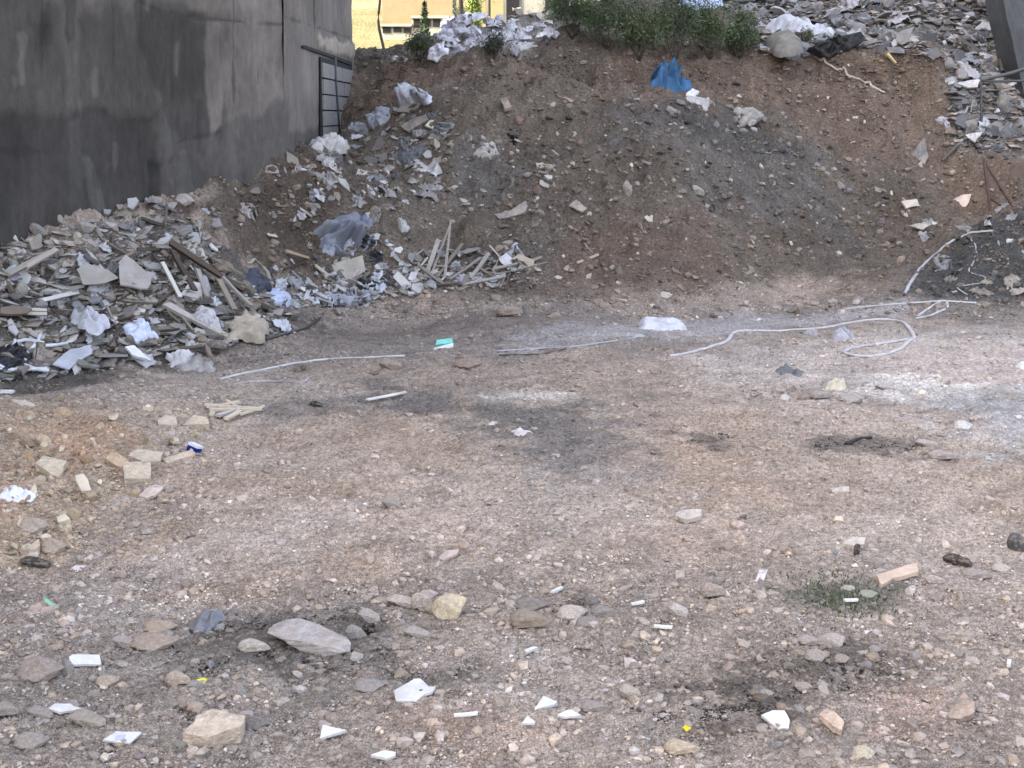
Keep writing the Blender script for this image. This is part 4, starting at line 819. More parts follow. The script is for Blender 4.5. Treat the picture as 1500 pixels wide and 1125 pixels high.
# --- planks, laths, rods
for a, b, w, col, lab, th, la, lb in (
    ((239,457),(344,507),13,S(176,168,160,0.75),'long pale plank sloping down at the corner of the rubble pile',.04,.12,.06),
    ((243,372),(352,437),9,S(86,74,66,0.72),'long dark timber sloping across the rubble pile',.06,.18,.10),
    ((248,384),(284,432),7,S(78,68,62,0.7),'short dark timber under the long dark one',.05,.15,.06),
    ((371,451),(432,469),11,S(110,100,88,0.76),'dark plank with a black edge next to the tan canvas',.05,.08,.04),
    ((234,401),(263,444),6,S(206,200,194,0.68),'thin white strip standing out of the rubble pile',.02,.16,.1),
    ((578,404),(600,424),12,S(216,212,208,0.64),'white board end next to the black bag',.03,.06,.03),
    ((459,392),(480,406),6,S(196,186,172,0.72),'pale lath under the greenish-grey board',.03,.05,.04),
    ((2,412),(70,378),8,S(140,132,124,0.78),'long grey plank rising towards the concrete wall',.04,.12,.12),
    ((26,404),(82,376),8,S(160,150,140,0.8),'pale plank lying parallel to the long grey one',.03,.15,.15),
    ((56,450),(112,434),6,S(192,188,184,0.71),'thin pale lath low on the rubble pile',.02,.1,.1),
    ((22,462),(64,466),5,S(186,176,166,0.74),'upper tan lath of a pair on the rubble pile',.02,.1,.1),
    ((22,468),(64,471),5,S(180,170,160,0.76),'lower tan lath of a pair on the rubble pile',.02,.1,.1),
    ((282,414),(302,444),8,S(150,142,136,0.78),'grey lath leaning in the gap beside the canvas',.03,.2,.08),
    ((312,430),(340,462),8,S(130,120,110,0.76),'brown lath leaning in the gap beside the canvas',.03,.2,.08),
    ((805,308),(838,338),4,S(150,136,124,0.78),'thin pale stick lying low on the bank',.02,.06,.04),
    ((845,388),(876,376),4,S(160,146,130,0.8),'thin tan stick at the foot of the bank',.02,.04,.04),
    ((1297,83),(1311,97),5,S(196,178,130,0.78),'short yellow stick stuck in the cut bank',.03,.1,.1),
    ((390,346),(402,349),5,S(206,190,174,0.69),'small pale chip of wood on the soil ridge',.02,.04,.04),
    ((415,372),(448,382),6,S(150,130,112,0.78),'short tan plank on the soil ridge',.03,.06,.05),
    ((412,398),(448,384),3,S(70,54,46,0.7),'thin rusty rod lying on the soil ridge',.02,.05,.05),
    ((1404,215),(1382,240),4,S(92,88,80,0.72),'thin dark stick at the lower corner of the debris slope',.03,.05,.08)):
    bar_thing('plank' if w > 6 else 'lath', a, b, w, th, col, lab, 'plank' if w > 6 else 'lath', None, 'wood', la, lb, int(a[0]), random.uniform(-.4, .4))
LG = 'broken pale laths at the foot of the bank'
for i, (a, b, la, lb, w) in enumerate((((622,412),(632,372),.05,.35,8),((630,410),(660,356),.05,.3,7),((640,410),(676,372),.05,.22,5),((652,412),(668,352),.05,.4,6),((660,414),(706,390),.06,.18,5),((690,412),(722,384),.06,.2,7),((700,398),(732,414),.12,.05,6),((716,408),(800,392),.05,.1,4),((600,418),(640,404),.05,.1,8),((640,420),(700,416),.05,.06,6),((680,420),(742,410),.05,.08,5),((726,402),(760,394),.12,.12,6),((610,400),(650,420),.2,.05,6))):
    bar_thing('broken_lath', a, b, w*random.uniform(.5, 1.0), .025, S(*random.choice(((160,152,144),(132,122,112),(172,166,160),(108,100,92))), .66), 'broken pale lath in the heap of laths at the foot of the bank', 'lath', LG, 'wood', la, lb, i)
SG = 'white splinters at the edge of the low spoil'
for i, (a, b, w) in enumerate((((299,599),(384,608),5),((306,606),(383,609),6),((331,593),(347,606),5),((318,616),(352,606),8),((304,603),(350,598),4),((330,620),(350,612),7),((350,614),(388,604),3))):
    bar_thing('wood_splinter', a, b, w, .02, S(216,198,176,0.69) if i != 3 else S(190,180,176,0.73), 'pale wood splinter in the little heap at the edge of the low spoil', 'splinter', SG, 'wood', .04, .06, i)
# rusty rods standing in front of the brown sheet, and the iron frame on the debris slope
for (a, b, r, lab) in (((1441,232),(1452,316),.028,'upright rusty rod meeting a slanting one at the top'),((1442,236),(1481,298),.026,'slanting rusty rod leaning from the top of the upright one'),((1450,290),(1476,308),.02,'short rusty rod crossing low between the two others')):
    p0 = point_at(*a, 23.2); p1 = point_at(*b, 22.6); p1[2] = min(p1[2], H(p1[0], p1[1])-.0) if False else p1[2]
    o = link('rusty_rod', tube_mesh('rusty_rod', [(p0-p1)*t for t in np.linspace(1.0, -.25, 8)], r), MAT['rust']); o.location = p1; tag(o, lab, 'rod')
e0 = point_at(1437, 118, 25.6); e = empty('iron_frame', tuple(e0), 'thin dark iron frame standing on the debris slope by the column', 'frame')
for nm, pts, r in (('rail', [(1437,118),(1460,112),(1482,107),(1515,96)], .035), ('rail', [(1437,119),(1470,119),(1515,118)], .022), ('upright', [(1437,116),(1437,150),(1438,186)], .022)):
    q = smooth_path(pts, 4); link(nm, tube_mesh(nm, [point_at(u, v, 25.6)-e0 for u, v in q], r), MAT['iron'], e)
# --- hoses, pipes and cables
WH = S(222,220,222,0.63)
for px, r, col, lab, cat, mt in (
    ([(322,557),(345,551),(380,544),(440,533),(480,528),(520,526),(592,523)], .022, WH, 'long white plastic pipe lying along the near rim of the track', 'pipe', 'plastic'),
    ([(335,565),(380,560),(440,561),(452,556)], .018, S(190,184,184,0.71), 'short dull white pipe below the long white pipe', 'pipe', 'plastic'),
    ([(980,523),(1005,519),(1030,513),(1052,506),(1064,502),(1072,492),(1080,487),(1110,486),(1150,486),(1210,481),(1240,475),(1265,471),(1300,470),(1322,474),(1331,484),(1338,496),(1322,500),(1270,508),(1242,513),(1238,519),(1260,524),(1290,522),(1318,512),(1336,498)], .026, S(214,206,206,0.66), 'long white hose with a pointed loop lying on the track', 'hose', 'plastic'),
    ([(1236,454),(1310,447),(1350,444),(1378,442),(1400,443),(1430,445)], .024, S(214,212,214,0.64), 'straight white hose lying behind the looped one', 'hose', 'plastic'),
    ([(1341,468),(1362,464),(1380,456),(1388,448),(1384,441),(1370,447),(1345,464)], .02, S(210,206,208,0.66), 'small closed white hose loop at the foot of the dark mound', 'hose', 'plastic'),
    ([(1325,431),(1334,415),(1348,395),(1365,378),(1382,364),(1402,351),(1425,343),(1455,340)], .026, S(196,196,200,0.69), 'pale hose running up the side of the dark mound', 'hose', 'plastic'),
    ([(1421,348),(1430,366),(1426,384),(1418,396),(1428,402),(1443,406),(1442,414),(1420,418),(1402,421),(1416,432)], .012, S(178,176,176,0.75), 'thin pale cord winding down the dark mound', 'cord', 'plastic'),
    ([(470,467),(452,480),(430,488),(402,496),(388,500)], .022, S(46,42,40,0.7), 'black cable curving around the tan canvas', 'cable', 'black'),
    ([(85,556),(112,542),(135,528),(150,519),(190,507)], .022, S(52,49,48,0.7), 'black cable along the foot of the rubble pile', 'cable', 'black'),
    ([(470,452),(500,449),(540,446)], .016, S(40,38,38,0.7), 'short black cable in front of the pale torn cloth', 'cable', 'black'),
    ([(1298,88),(1303,76),(1311,69),(1335,67),(1354,70),(1368,80),(1380,88)], .03, S(30,29,29,0.7), 'black hose arching along the top of the cut bank', 'hose', 'black'),
    ([(1190,83),(1200,89),(1212,97),(1228,107),(1248,116),(1273,127),(1296,139)], .04, S(172,160,146,0.79), 'pale dirty rope of cloth hanging down the cut bank', 'rope', 'cloth'),
    ([(838,336),(850,342),(856,356),(862,368),(874,374)], .016, S(150,132,116,0.78), 'thin brown root curling at the foot of the bank', 'root', 'wood'),
    ([(360,388),(378,386),(390,398),(394,412)], .03, S(160,152,140,0.8), 'curved grey pipe piece arching over the twisted cloth', 'pipe', 'plastic'),
    ([(725,516),(780,512),(850,508),(905,500)], .018, S(176,174,182,0.74), 'faint pale hose half buried in the far track', 'hose', 'plastic'),
    ([(730,522),(790,520),(830,512)], .014, S(96,86,82,0.74), 'thin brown stick lying in the stony rim of the track', 'stick', 'wood'),
    ([(1330,676),(1360,674),(1395,672)], .014, S(110,98,90,0.75), 'brown twig beside the grey flat boulder', 'twig', 'wood'),
    ([(1240,654),(1255,646),(1275,644)], .02, S(48,44,42,0.7), 'black charred stick on the dark dirt strip', 'stick', 'wood'),
    ([(172,412),(182,402),(186,396)], .02, S(40,38,38,0.7), 'bent dark strip under the curved grey panel', 'strip', 'black')):
    line_thing(cat, px, r*(1.05 if mt == 'plastic' else 1), tuple(x*.74 for x in col) if mt == 'plastic' else col, lab, cat, None, mt, r*.5 if mt == 'plastic' else None, .6)
HG = 'white hoses tangled at the edge of the rubble pile'
for px in ([(-12,527),(20,538),(50,549),(72,554)], [(-12,552),(30,551),(70,550)], [(12,548),(36,532),(50,516),(60,502)], [(8,528),(26,510),(48,508),(66,512)], [(38,538),(20,526),(22,508)], [(44,505),(62,516),(100,512)], [(-12,540),(10,552),(26,556)]):
    line_thing('white_hose', px, .02, S(206,208,216,0.65), 'white hose in the tangle over black plastic at the edge of the rubble pile', 'hose', HG, 'plastic', .07)
crumple_thing('plastic_bag', [(-14,520),(8,504),(34,508),(46,520),(36,540),(0,546)], .3, .5, S(30,31,38,0.7), 'black plastic under the tangle of white hoses', 'bag', None, 'black')
# --- small coloured things
p = at1(283, 663); k = mpp(p); e = empty('carton', tuple(p), 'small white and dark blue carton lying on the end of a pale plank', 'carton'); e.rotation_euler = (math.radians(-14), math.radians(14), math.radians(-28))
def local_box(name, w, d, h, z, mat, col, par, y=0., bev=.004):
    bm = bmesh.new(); bmesh.ops.create_cube(bm, size=1); bmesh.ops.scale(bm, vec=(w, d, h), verts=bm.verts); bmesh.ops.translate(bm, vec=(0, y, z+h/2), verts=bm.verts); bmesh.ops.bevel(bm, geom=bm.edges[:], offset=bev, segments=2, affect='EDGES')
    me = bpy.data.meshes.new(name); bm.to_mesh(me); bm.free(); return link(name, me, mat, par, col)
local_box('body', 19*k, 12*k, 9*k, .0, MAT['slab'], S(30,34,120,0.8), e); local_box('lid', 19.6*k, 12.6*k, 4.5*k, 9*k, MAT['slab'], S(236,234,244,0.65), e)
local_box('label_patch', 5*k, .004, 4*k, 2*k, MAT['slab'], S(200,200,230,0.65), e, -6.1*k, .001)
p0, R0, L0 = plane_poly([(638,506),(640,499),(662,496),(664,503)], None, .3, .05); e = empty('plastic_lid', tuple(p0), 'turquoise plastic lid with a white rim in the stony rim of the track', 'lid')  # turquoise lid, its top and white rim as separate pieces
c = link('top', slab_mesh('top', [tuple(a) for a in L0], .02), MAT['plastic'], e, S(116,206,192,0.77)); c.matrix_world = M4(R0, p0); 
p1, R1, L1 = plane_poly([(633,515),(636,510),(664,503),(664,508),(652,513)], None, .3, .03); c = link('rim', slab_mesh('rim', [tuple(a) for a in L1], .015), MAT['plastic'], e, S(226,232,230,0.63)); c.matrix_world = M4(R1, p1)
e.matrix_world = Matrix.Translation(Vector(p0)); bpy.context.view_layer.update()
for c, (pp, RR) in zip(e.children, ((p0, R0), (p1, R1))): c.matrix_parent_inverse = e.matrix_world.inverted()
sheet_thing('leaf', [(282,1003),(288,996),(297,993),(304,995),(298,1002),(288,1006)], .004, S(206,200,66,0.77), 'small yellow leaf on the gravel below the tan cobble', 'leaf', None, 'slab', .3, .03, .03)
sheet_thing('leaf', [(999,1066),(1005,1062),(1012,1068),(1006,1072)], .006, S(196,180,54,0.8), 'yellow scrap in the dark dirt above the tan oblong block', 'scrap', None, 'slab', .4, .04, .05)
sheet_thing('leaf', [(64,876),(70,878),(86,890),(80,891),(66,882)], .004, S(128,176,150,0.8), 'thin pale green strip on the half-buried rag tangle', 'strip', None, 'plastic', .2, .05, .03)
# ------------------------------------------------------------------ scattered repeats
def inside(poly, n, seed):
    r = np.random.default_rng(seed); P = np.array(poly, float); lo = P.min(0); hi = P.max(0); out = np.zeros((0, 2))
    while len(out) < n:
        q = r.uniform(lo, hi, (n*3, 2)); q = q[pdist(q[:, 0], q[:, 1], poly) > 0]; out = np.vstack([out, q])
    return out[:n]
def jit(c, k=.12):
    f = random.uniform(1-k*1.6, 1+k); return (c[0]*f, c[1]*f*random.uniform(.98, 1.02), c[2]*f*random.uniform(.96, 1.04))
def scatter(kind, poly, n, size, cols, label, cat, group, mat, seed, lift=(0, .06), tilt=.35, asp=(.5, 1.), thick=(.012, .03), power=2.):
    r = np.random.default_rng(seed); q = inside(poly, n, seed); P = at(q[:, 0], q[:, 1]); out = []
    for i in range(n):
        p = P[i]; k = mpp(p); L = (size[0]+(size[1]-size[0])*r.random()**power)*k
        nn = normal(p[0], p[1], .3); nn = unit(nn+r.normal(size=3)*tilt); yaw = r.uniform(0, 6.28); R = frame_from(nn, yaw); p = p+np.array([0, 0, r.uniform(*lift)])
        c = jit(cols[r.integers(len(cols))])
        if kind == 'slab': me = SLAB[r.integers(16)]; s = (L/2, L/2*r.uniform(*asp), r.uniform(*thick)*10)
        elif kind == 'strip': me = STRIP[r.integers(8)]; s = (L/2, L/2*r.uniform(*asp), r.uniform(*thick)/2)
        elif kind == 'stone': me = ROCK[r.integers(len(ROCK))]; s = (L/2, L/2*r.uniform(.7, 1), L/2*r.uniform(.5, .8)); p = p+nn*s[2]*.38
        else: me = CRUMP[r.integers(len(CRUMP))]; s = (L/2, L/2*r.uniform(*asp), L/2*r.uniform(.5, .9))
        o = link(cat.replace(' ', '_'), me, MAT[mat], None, c); o.matrix_world = M4(R, p, s); tag(o, label, cat, group); out.append(o)
    return out
CRUMP = [crumple_mesh('crumple', outline(s+60, 7, .45, 1), .35, .45, s+60, 12, 40, 5., .05) for s in range(10)]
for m_ in CRUMP: pass
greys = [S(148,144,140,.68), S(166,162,158,.7), S(128,124,120,.64), S(184,181,178,.7), S(138,131,124,.64), S(152,150,152,.68), S(106,102,100,.62), S(146,137,127,.64)]
PILE = [(-40,372),(0,356),(60,340),(140,322),(215,302),(262,298),(306,345),(340,400),(430,462),(420,486),(330,510),(300,540),(200,536),(100,552),(0,562)]
scatter('slab', PILE, 200, (14, 56), greys, 'broken grey plaster fragment in the rubble pile along the concrete wall', 'plaster fragment', 'plaster fragments in the rubble pile along the wall', 'slab', 1, (0, .10), .28, (.35, .9), (.012, .04), 1.9)
scatter('strip', PILE, 70, (22, 70), [S(158,148,136,0.6), S(136,124,112,0.6), S(92,82,74,0.6), S(176,168,160,0.62), S(118,106,94,0.6)], 'thin broken slat in the rubble pile along the concrete wall', 'slat', 'broken slats in the rubble pile along the wall', 'wood', 2, (.02, .14), .3, (.05, .14), (.012, .035), 1.8)
scatter('crumple', PILE, 75, (14, 56), [S(176,174,178,0.75), S(196,198,208,0.68), S(150,142,134,0.8), S(168,160,150,0.79), S(110,108,110,0.76)], 'crumpled scrap of plastic in the rubble pile along the wall', 'plastic scrap', 'plastic scraps in the rubble pile along the wall', 'plastic', 3, (0, .06), .3, (.5, 1), (1, 1), 1.6)
scatter('stone', [(0,500),(100,545),(300,540),(330,500),(200,480),(0,470)], 12, (9, 16), [S(170,158,146,0.79), S(146,134,124,0.78)], 'small rubble stone at the foot of the rubble pile', 'rubble stone', 'rubble stones at the foot of the rubble pile', 'stone', 4)
scatter('stone', PILE, 34, (12, 32), [S(150,146,142,.68), S(170,165,160,.7), S(128,122,116,.64), S(150,136,120,.64)], 'lump of broken concrete in the rubble pile along the concrete wall', 'concrete lump', 'concrete lumps in the rubble pile along the wall', 'stone', 63, (0, .08), .3, power=1.5)
scatter('slab', [(380,400),(450,330),(520,330),(600,380),(600,420),(560,440),(440,455),(420,450)], 60, (9, 40), [S(150,146,142,.7), S(172,168,166,.72), S(128,122,118,.66), S(188,186,186,.72)], 'broken grey board piece in the debris between the pile and the foot of the bank', 'board piece', 'board pieces between the pile and the foot of the bank', 'slab', 64, (0, .07), .35, (.35, .9), (.012, .03), 1.7)
scatter('crumple', [(380,400),(470,380),(600,390),(640,420),(560,440),(440,455),(420,450)], 26, (16, 46), [S(172,172,178,.72), S(150,148,150,.68), S(190,192,200,.74), S(84,84,90,.6)], 'crumpled plastic in the debris between the pile and the foot of the bank', 'plastic wrap', 'plastic between the pile and the foot of the bank', 'plastic', 65, (0, .05), .3, (.4, .9), (1, 1))
EDGE = [(280,310),(330,290),(440,225),(520,200),(640,140),(660,180),(640,290),(560,330),(480,330),(400,330),(330,340)]
scatter('slab', EDGE, 120, (6, 34), greys+[S(186,176,164,0.75)], 'broken grey fragment on the soil ridge by the end of the wall', 'masonry fragment', 'masonry fragments on the soil ridge', 'slab', 5, (.0, .04), .35, (.4, 1), (.012, .035), 2.4)
scatter('crumple', EDGE, 16, (12, 26), [S(170,168,168,0.77), S(140,134,128,0.8)], 'dusty plastic scrap on the soil ridge by the end of the wall', 'plastic scrap', 'plastic scraps on the soil ridge', 'plastic', 6, (0, .02), .25, (.5, 1), (1, 1))
BANKP = [(480,330),(640,170),(760,125),(900,135),(1000,160),(1160,210),(1260,330),(1300,370),(1100,410),(1000,430),(800,432),(620,430),(560,380)]
scatter('slab', BANKP, 180, (5, 20), [S(176,164,152,0.79), S(150,138,128,0.8), S(196,188,178,0.73), S(132,120,110,0.77)], 'small pale chip scattered over the brown bank', 'chip', 'pale chips on the brown bank', 'slab', 7, (.0, .03), .45, (.4, 1), (.015, .04), 2.6)
scatter('stone', BANKP, 34, (9, 18), [S(130,108,94,0.76), S(150,134,122,0.8), S(112,96,84,0.73), S(168,158,148,0.79)], 'small soil-coloured stone scattered over the brown bank', 'stone', 'stones on the brown bank', 'stone', 8, (-.02, .01), .3, power=2.6)
TRAIL = [(560,165),(640,138),(655,200),(640,290),(600,330),(520,340),(440,300),(450,240),(500,205)]
scatter('crumple', TRAIL, 52, (14, 50), [S(186,184,188,.74), S(160,156,154,.7), S(140,136,132,.68), S(120,120,122,.64)], 'dusty white plastic in the debris trail down from the end of the wall', 'plastic sheet', 'plastic sheets in the debris trail', 'plastic', 61, (0, .03), .25, (.4, .9), (1, 1))
scatter('slab', [(640,200),(760,190),(840,240),(850,340),(700,340),(640,300)], 40, (8, 24), [S(160,152,146,.72), S(180,174,168,.74), S(134,126,120,.68)], 'pale grey piece in the thin debris patch in the middle of the bank', 'rubble piece', 'rubble pieces in the middle of the bank', 'slab', 62, (.0, .04), .4, (.4, 1), (.015, .04), 2.2)
FOOT = [(560,400),(640,370),(760,370),(790,400),(760,420),(640,428),(580,440),(440,452),(430,430),(500,395)]
scatter('slab', FOOT, 100, (9, 38), greys+[S(196,194,200,0.69)], 'broken grey fragment in the debris at the foot of the bank', 'debris fragment', 'debris fragments at the foot of the bank', 'slab', 9, (.01, .12), .5, (.3, .9), (.012, .03), 2.)
scatter('strip', FOOT, 30, (14, 44), [S(180,172,164,0.75), S(150,140,130,0.8), S(202,198,194,0.69), S(90,80,74,0.72)], 'thin slat in the debris at the foot of the bank', 'slat', 'slats at the foot of the bank', 'wood', 10, (.02, .12), .45, (.05, .14), (.012, .03))
scatter('crumple', FOOT, 32, (14, 44), [S(180,182,192,0.72), S(150,150,156,0.79), S(60,60,66,0.7)], 'crumpled scrap in the debris at the foot of the bank', 'plastic scrap', 'plastic scraps at the foot of the bank', 'plastic', 11, (0, .06), .4)
RIGHT = [(1085,40),(1060,10),(1040,-10),(1462,-10),(1476,50),(1492,120),(1505,220),(1440,225),(1392,205),(1388,90),(1270,70),(1180,85),(1110,80)]
scatter('slab', RIGHT, 190, (10, 54), [S(140,140,142,0.64), S(160,160,163,0.624), S(110,110,113,0.608), S(178,176,178,0.592), S(128,124,120,0.624), S(84,84,87,0.576)], 'broken grey slab on the debris slope below the concrete column', 'rubble sheet', 'broken slabs on the debris slope', 'slab', 12, (.0, .10), .3, (.4, 1), (.02, .06), 2.)
scatter('crumple', RIGHT, 70, (16, 60), [S(168,168,172,0.616), S(140,140,144,0.64), S(190,188,194,0.568), S(100,100,104,0.6)], 'crumpled plastic scrap on the debris slope below the column', 'plastic scrap', 'plastic scraps on the debris slope', 'plastic', 13, (0, .05), .25, (.35, .8), (1, 1), 1.8)
scatter('strip', RIGHT, 35, (18, 56), [S(130,128,126,0.624), S(90,88,88,0.576), S(168,166,166,0.616)], 'thin strip of debris on the slope below the column', 'strip', 'strips on the debris slope', 'wood', 14, (.02, .1), .3, (.05, .12), (.015, .04))
scatter('stone', RIGHT, 40, (14, 40), [S(128,127,127,.62), S(108,108,110,.6), S(148,146,146,.64)], 'grey lump of broken concrete on the debris slope below the column', 'concrete lump', 'concrete lumps on the debris slope', 'stone', 66, (0, .06), .3, power=1.5)
SLOPE2 = [(1270,90),(1380,95),(1380,190),(1420,240),(1400,330),(1330,350),(1250,320),(1190,220),(1060,160),(1010,110),(1150,100)]
scatter('slab', SLOPE2, 45, (5, 16), [S(176,164,152,0.79), S(150,138,128,0.8), S(190,184,176,0.74)], 'small pale chip on the slope below the cut bank', 'chip', 'pale chips below the cut bank', 'slab', 15, (.0, .03), .4, (.4, 1), (.015, .04), 2.4)
scatter('stone', [(1020,150),(1110,180),(1200,240),(1330,330),(1330,360),(1230,340),(1130,260),(1050,210)], 16, (9, 18), [S(140,138,138,0.8), S(112,111,112,0.75), S(166,160,154,0.78)], 'grey rubble stone on the dark streak of the bank', 'rubble stone', 'grey stones on the dark streak', 'stone', 16, (-.02, .02), .3, power=2.2)
scatter('stone', [(940,135),(1000,140),(1100,160),(1190,215),(1150,220),(1040,180),(960,165)], 18, (8, 22), [S(160,156,150,0.8), S(136,132,128,0.78), S(178,172,166,0.76)], 'pale rubble stone along the shoulder of the heap', 'rubble stone', 'rubble stones along the shoulder', 'stone', 17, (-.01, .03), .3, power=1.8)
MOUND = [(1335,400),(1380,362),(1440,335),(1500,300),(1520,330),(1500,440),(1420,442),(1340,430)]
scatter('slab', MOUND, 34, (5, 18), [S(120,120,122,.62), S(150,148,146,.66), S(96,96,98,.6)], 'grey chip lying on the dark mound at the edge of the view', 'chip', 'grey chips on the dark mound', 'slab', 71, (0, .03), .4, (.4, 1), (.015, .03), 2.2)
scatter('crumple', [(1330,345),(1400,322),(1500,296),(1500,318),(1420,345),(1350,372)], 10, (16, 40), [S(150,148,150,.66), S(172,170,172,.7)], 'dusty plastic shred along the crest of the dark mound', 'plastic shred', 'plastic shreds along the crest of the dark mound', 'plastic', 72, (0, .02), .25, (.3, .6), (1, 1))
scatter('crumple', [(1380,408),(1500,405),(1510,438),(1410,440)], 9, (16, 44), [S(140,134,128,.64), S(160,152,144,.68)], 'dirty brownish plastic at the foot of the dark mound', 'plastic heap', 'dirty plastic at the foot of the dark mound', 'plastic', 73, (0, .02), .25, (.3, .6), (1, 1))
scatter('slab', [(0,600),(150,575),(330,595),(300,645),(170,765),(0,840)], 60, (7, 26), [S(196,178,152,.68), S(206,192,170,.7), S(172,152,128,.64)], 'broken tan chip in the low orange spoil', 'tan chip', 'tan chips in the orange spoil', 'slab', 81, (.0, .04), .4, (.4, 1), (.02, .06), 2.)
scatter('slab', [(480,225),(560,165),(640,140),(650,190),(600,260),(540,300),(470,290)], 46, (10, 38), greys, 'grey board piece in the debris trail down from the end of the wall', 'board piece', 'board pieces in the debris trail', 'slab', 82, (0, .05), .35, (.35, .9), (.012, .03), 1.8)
TRASH = [(640,82),(636,50),(650,34),(690,30),(760,36),(800,44),(810,62),(770,84),(720,72),(680,78)]
CG = 'white sacks and sheets heaped behind the bank'
scatter('crumple', TRASH, 62, (18, 46), [S(216,212,222,0.64), S(200,196,206,0.69), S(186,182,190,0.73), S(226,224,230,0.63)], 'white crumpled sack in the heap between the shrubs and the wall', 'white sack', CG, 'plastic', 18, (0, .22), .25, (.4, .9), (1, 1), 1.)
scatter('slab', [(700,40),(740,18),(812,18),(812,60),(740,50)], 40, (8, 26), [S(176,164,152,0.79), S(200,190,180,0.72), S(150,138,130,0.8)], 'pale rubble piece above the heap of white sacks', 'rubble piece', 'rubble above the white sacks', 'slab', 19, (.0, .15), .4)
scatter('crumple', [(556,102),(580,82),(610,70),(640,84),(600,92)], 9, (12, 24), [S(196,188,180,0.72), S(170,160,150,0.79)], 'pale rag on the soil edge beside the end of the wall', 'rag', 'pale rags beside the end of the wall', 'cloth', 20, (0, .05), .25)
# stones of the flat ground, by place
def stones(poly, n, size, cols, label, group, seed, power=2.4): scatter('stone', poly, n, size, cols, label, 'stone', group, 'stone', seed, (-.012, .0), .25, power=power)
gst = [S(172,164,156,.72), S(188,178,168,.74), S(152,145,138,.7), S(184,168,150,.72), S(162,157,153,.7), S(198,188,178,.74)]
stones([(0,930),(60,950),(230,900),(420,960),(420,1125),(0,1125)], 32, (18, 36), gst, 'loose stone in the coarse gravel around the white card and thick slab', 'stones around the thick slab', 31, 2.6)
stones([(420,880),(700,860),(760,1000),(560,1000),(430,1000)], 22, (15, 30), gst, 'loose stone in the gravel around the largest boulder', 'stones around the largest boulder', 32, 2.6)
stones([(430,1010),(1000,960),(1000,1125),(430,1125)], 16, (14, 26), gst, 'loose stone in the gravel around the white shards', 'stones around the white shards', 33, 2.8)
stones([(720,860),(1130,830),(1160,960),(760,960)], 14, (13, 25), gst, 'loose stone in the gravel around the brown boulders', 'stones around the brown boulders', 34, 2.6)
stones([(1000,960),(1300,930),(1500,960),(1500,1125),(1000,1125)], 24, (14, 30), gst, 'loose stone in the gravel around the ringed white shard', 'stones around the ringed shard', 35, 2.6)
stones([(1140,780),(1500,760),(1500,930),(1150,900)], 18, (13, 27), gst, 'loose stone in the gravel around the green weed', 'stones around the weed', 36, 2.6)
stones([(1000,560),(1500,560),(1500,720),(1150,740),(1000,660)], 14, (11, 20), gst+[S(206,198,192,0.68)], 'loose stone on the dusty strip below the hose loop', 'stones below the hose loop', 37, 2.6)
stones([(0,590),(330,595),(300,650),(170,770),(0,860)], 30, (13, 28), [S(198,172,140,0.76), S(182,150,116,0.8), S(212,190,160,0.73), S(160,136,112,0.78)], 'tan stone in the low orange spoil', 'tan stones in the orange spoil', 38, 2.2)
stones([(340,545),(560,528),(760,520),(760,545),(560,560),(350,572)], 12, (10, 20), [S(150,140,132,0.79), S(168,156,146,0.8), S(132,116,104,0.76)], 'stone in the low stony rim of the track', 'stones in the rim of the track', 39, 2.)
stones([(450,640),(1000,620),(1000,840),(400,850)], 10, (8, 14), gst, 'small stone alone on the bare dusty ground', 'stones on the bare ground', 40, 3.)
stones([(640,440),(1000,440),(1330,400),(1330,420),(1000,465),(640,470)], 10, (9, 16), [S(146,128,114,0.78), S(160,146,134,0.8)], 'stone rolled to the foot of the bank', 'stones at the foot of the bank', 41, 2.4)
# ------------------------------------------------------------------ what nobody could count
BASE = []
for s in range(18):
    P, F = rock_shape(300+s, 1, 8, .5, .06); BASE.append(P)
BF = ICO[1][1]
def stuff(name, P, size, zs, colr, label, mat, yflat=None, flatten=None):
    n = len(P); B = np.array(BASE)[RNG.integers(0, len(BASE), n)]; nv = B.shape[1]
    sx = size; sy = size*RNG.uniform(.6, 1, n); sz = size*zs
    V = B*np.stack([sx, sy, sz], 1)[:, None, :]*.5
    a = RNG.uniform(0, 6.28, n); ca, sa = np.cos(a)[:, None], np.sin(a)[:, None]
    t = RNG.normal(0, .3, n); ct, st = np.cos(t)[:, None], np.sin(t)[:, None]
    x, y, z = V[..., 0], V[..., 1], V[..., 2]; x, z = x*ct-z*st, x*st+z*ct; x, y = x*ca-y*sa, x*sa+y*ca
    V = np.stack([x, y, z], -1)+P[:, None, :]
    F = (BF[None]+np.arange(n)[:, None, None]*nv).reshape(-1, 3)
    o = link(name, mesh(name, V.reshape(-1, 3), F, False, np.repeat(colr, nv, 0)), MAT[mat]); o['kind'] = 'stuff'; o['label'] = label; return o
def gravel(n, uv, smin_px, smax, power, name, label, colfn, dens=None, zs=(.4, .8), smul=1.):
    q = RNG.uniform((uv[0], uv[1]), (uv[2], uv[3]), (n, 2)); P = at(q[:, 0], q[:, 1]); dep = (P-CAM)@FWD
    keep = P[:, 1] < 43.5
    if dens is not None: keep &= RNG.random(n) < dens(q, P)
    P, dep = P[keep], dep[keep]; k = smin_px*1.46*dep/FPX; s = np.minimum(k*RNG.random(len(P))**(-1/power), smax*(.5+.5*RNG.random(len(P))))
    P = P.copy(); P[:, 2] += s*.10; return stuff(name, P, s*smul, RNG.uniform(*zs, len(P)), colfn(P, s), label, 'gravel')
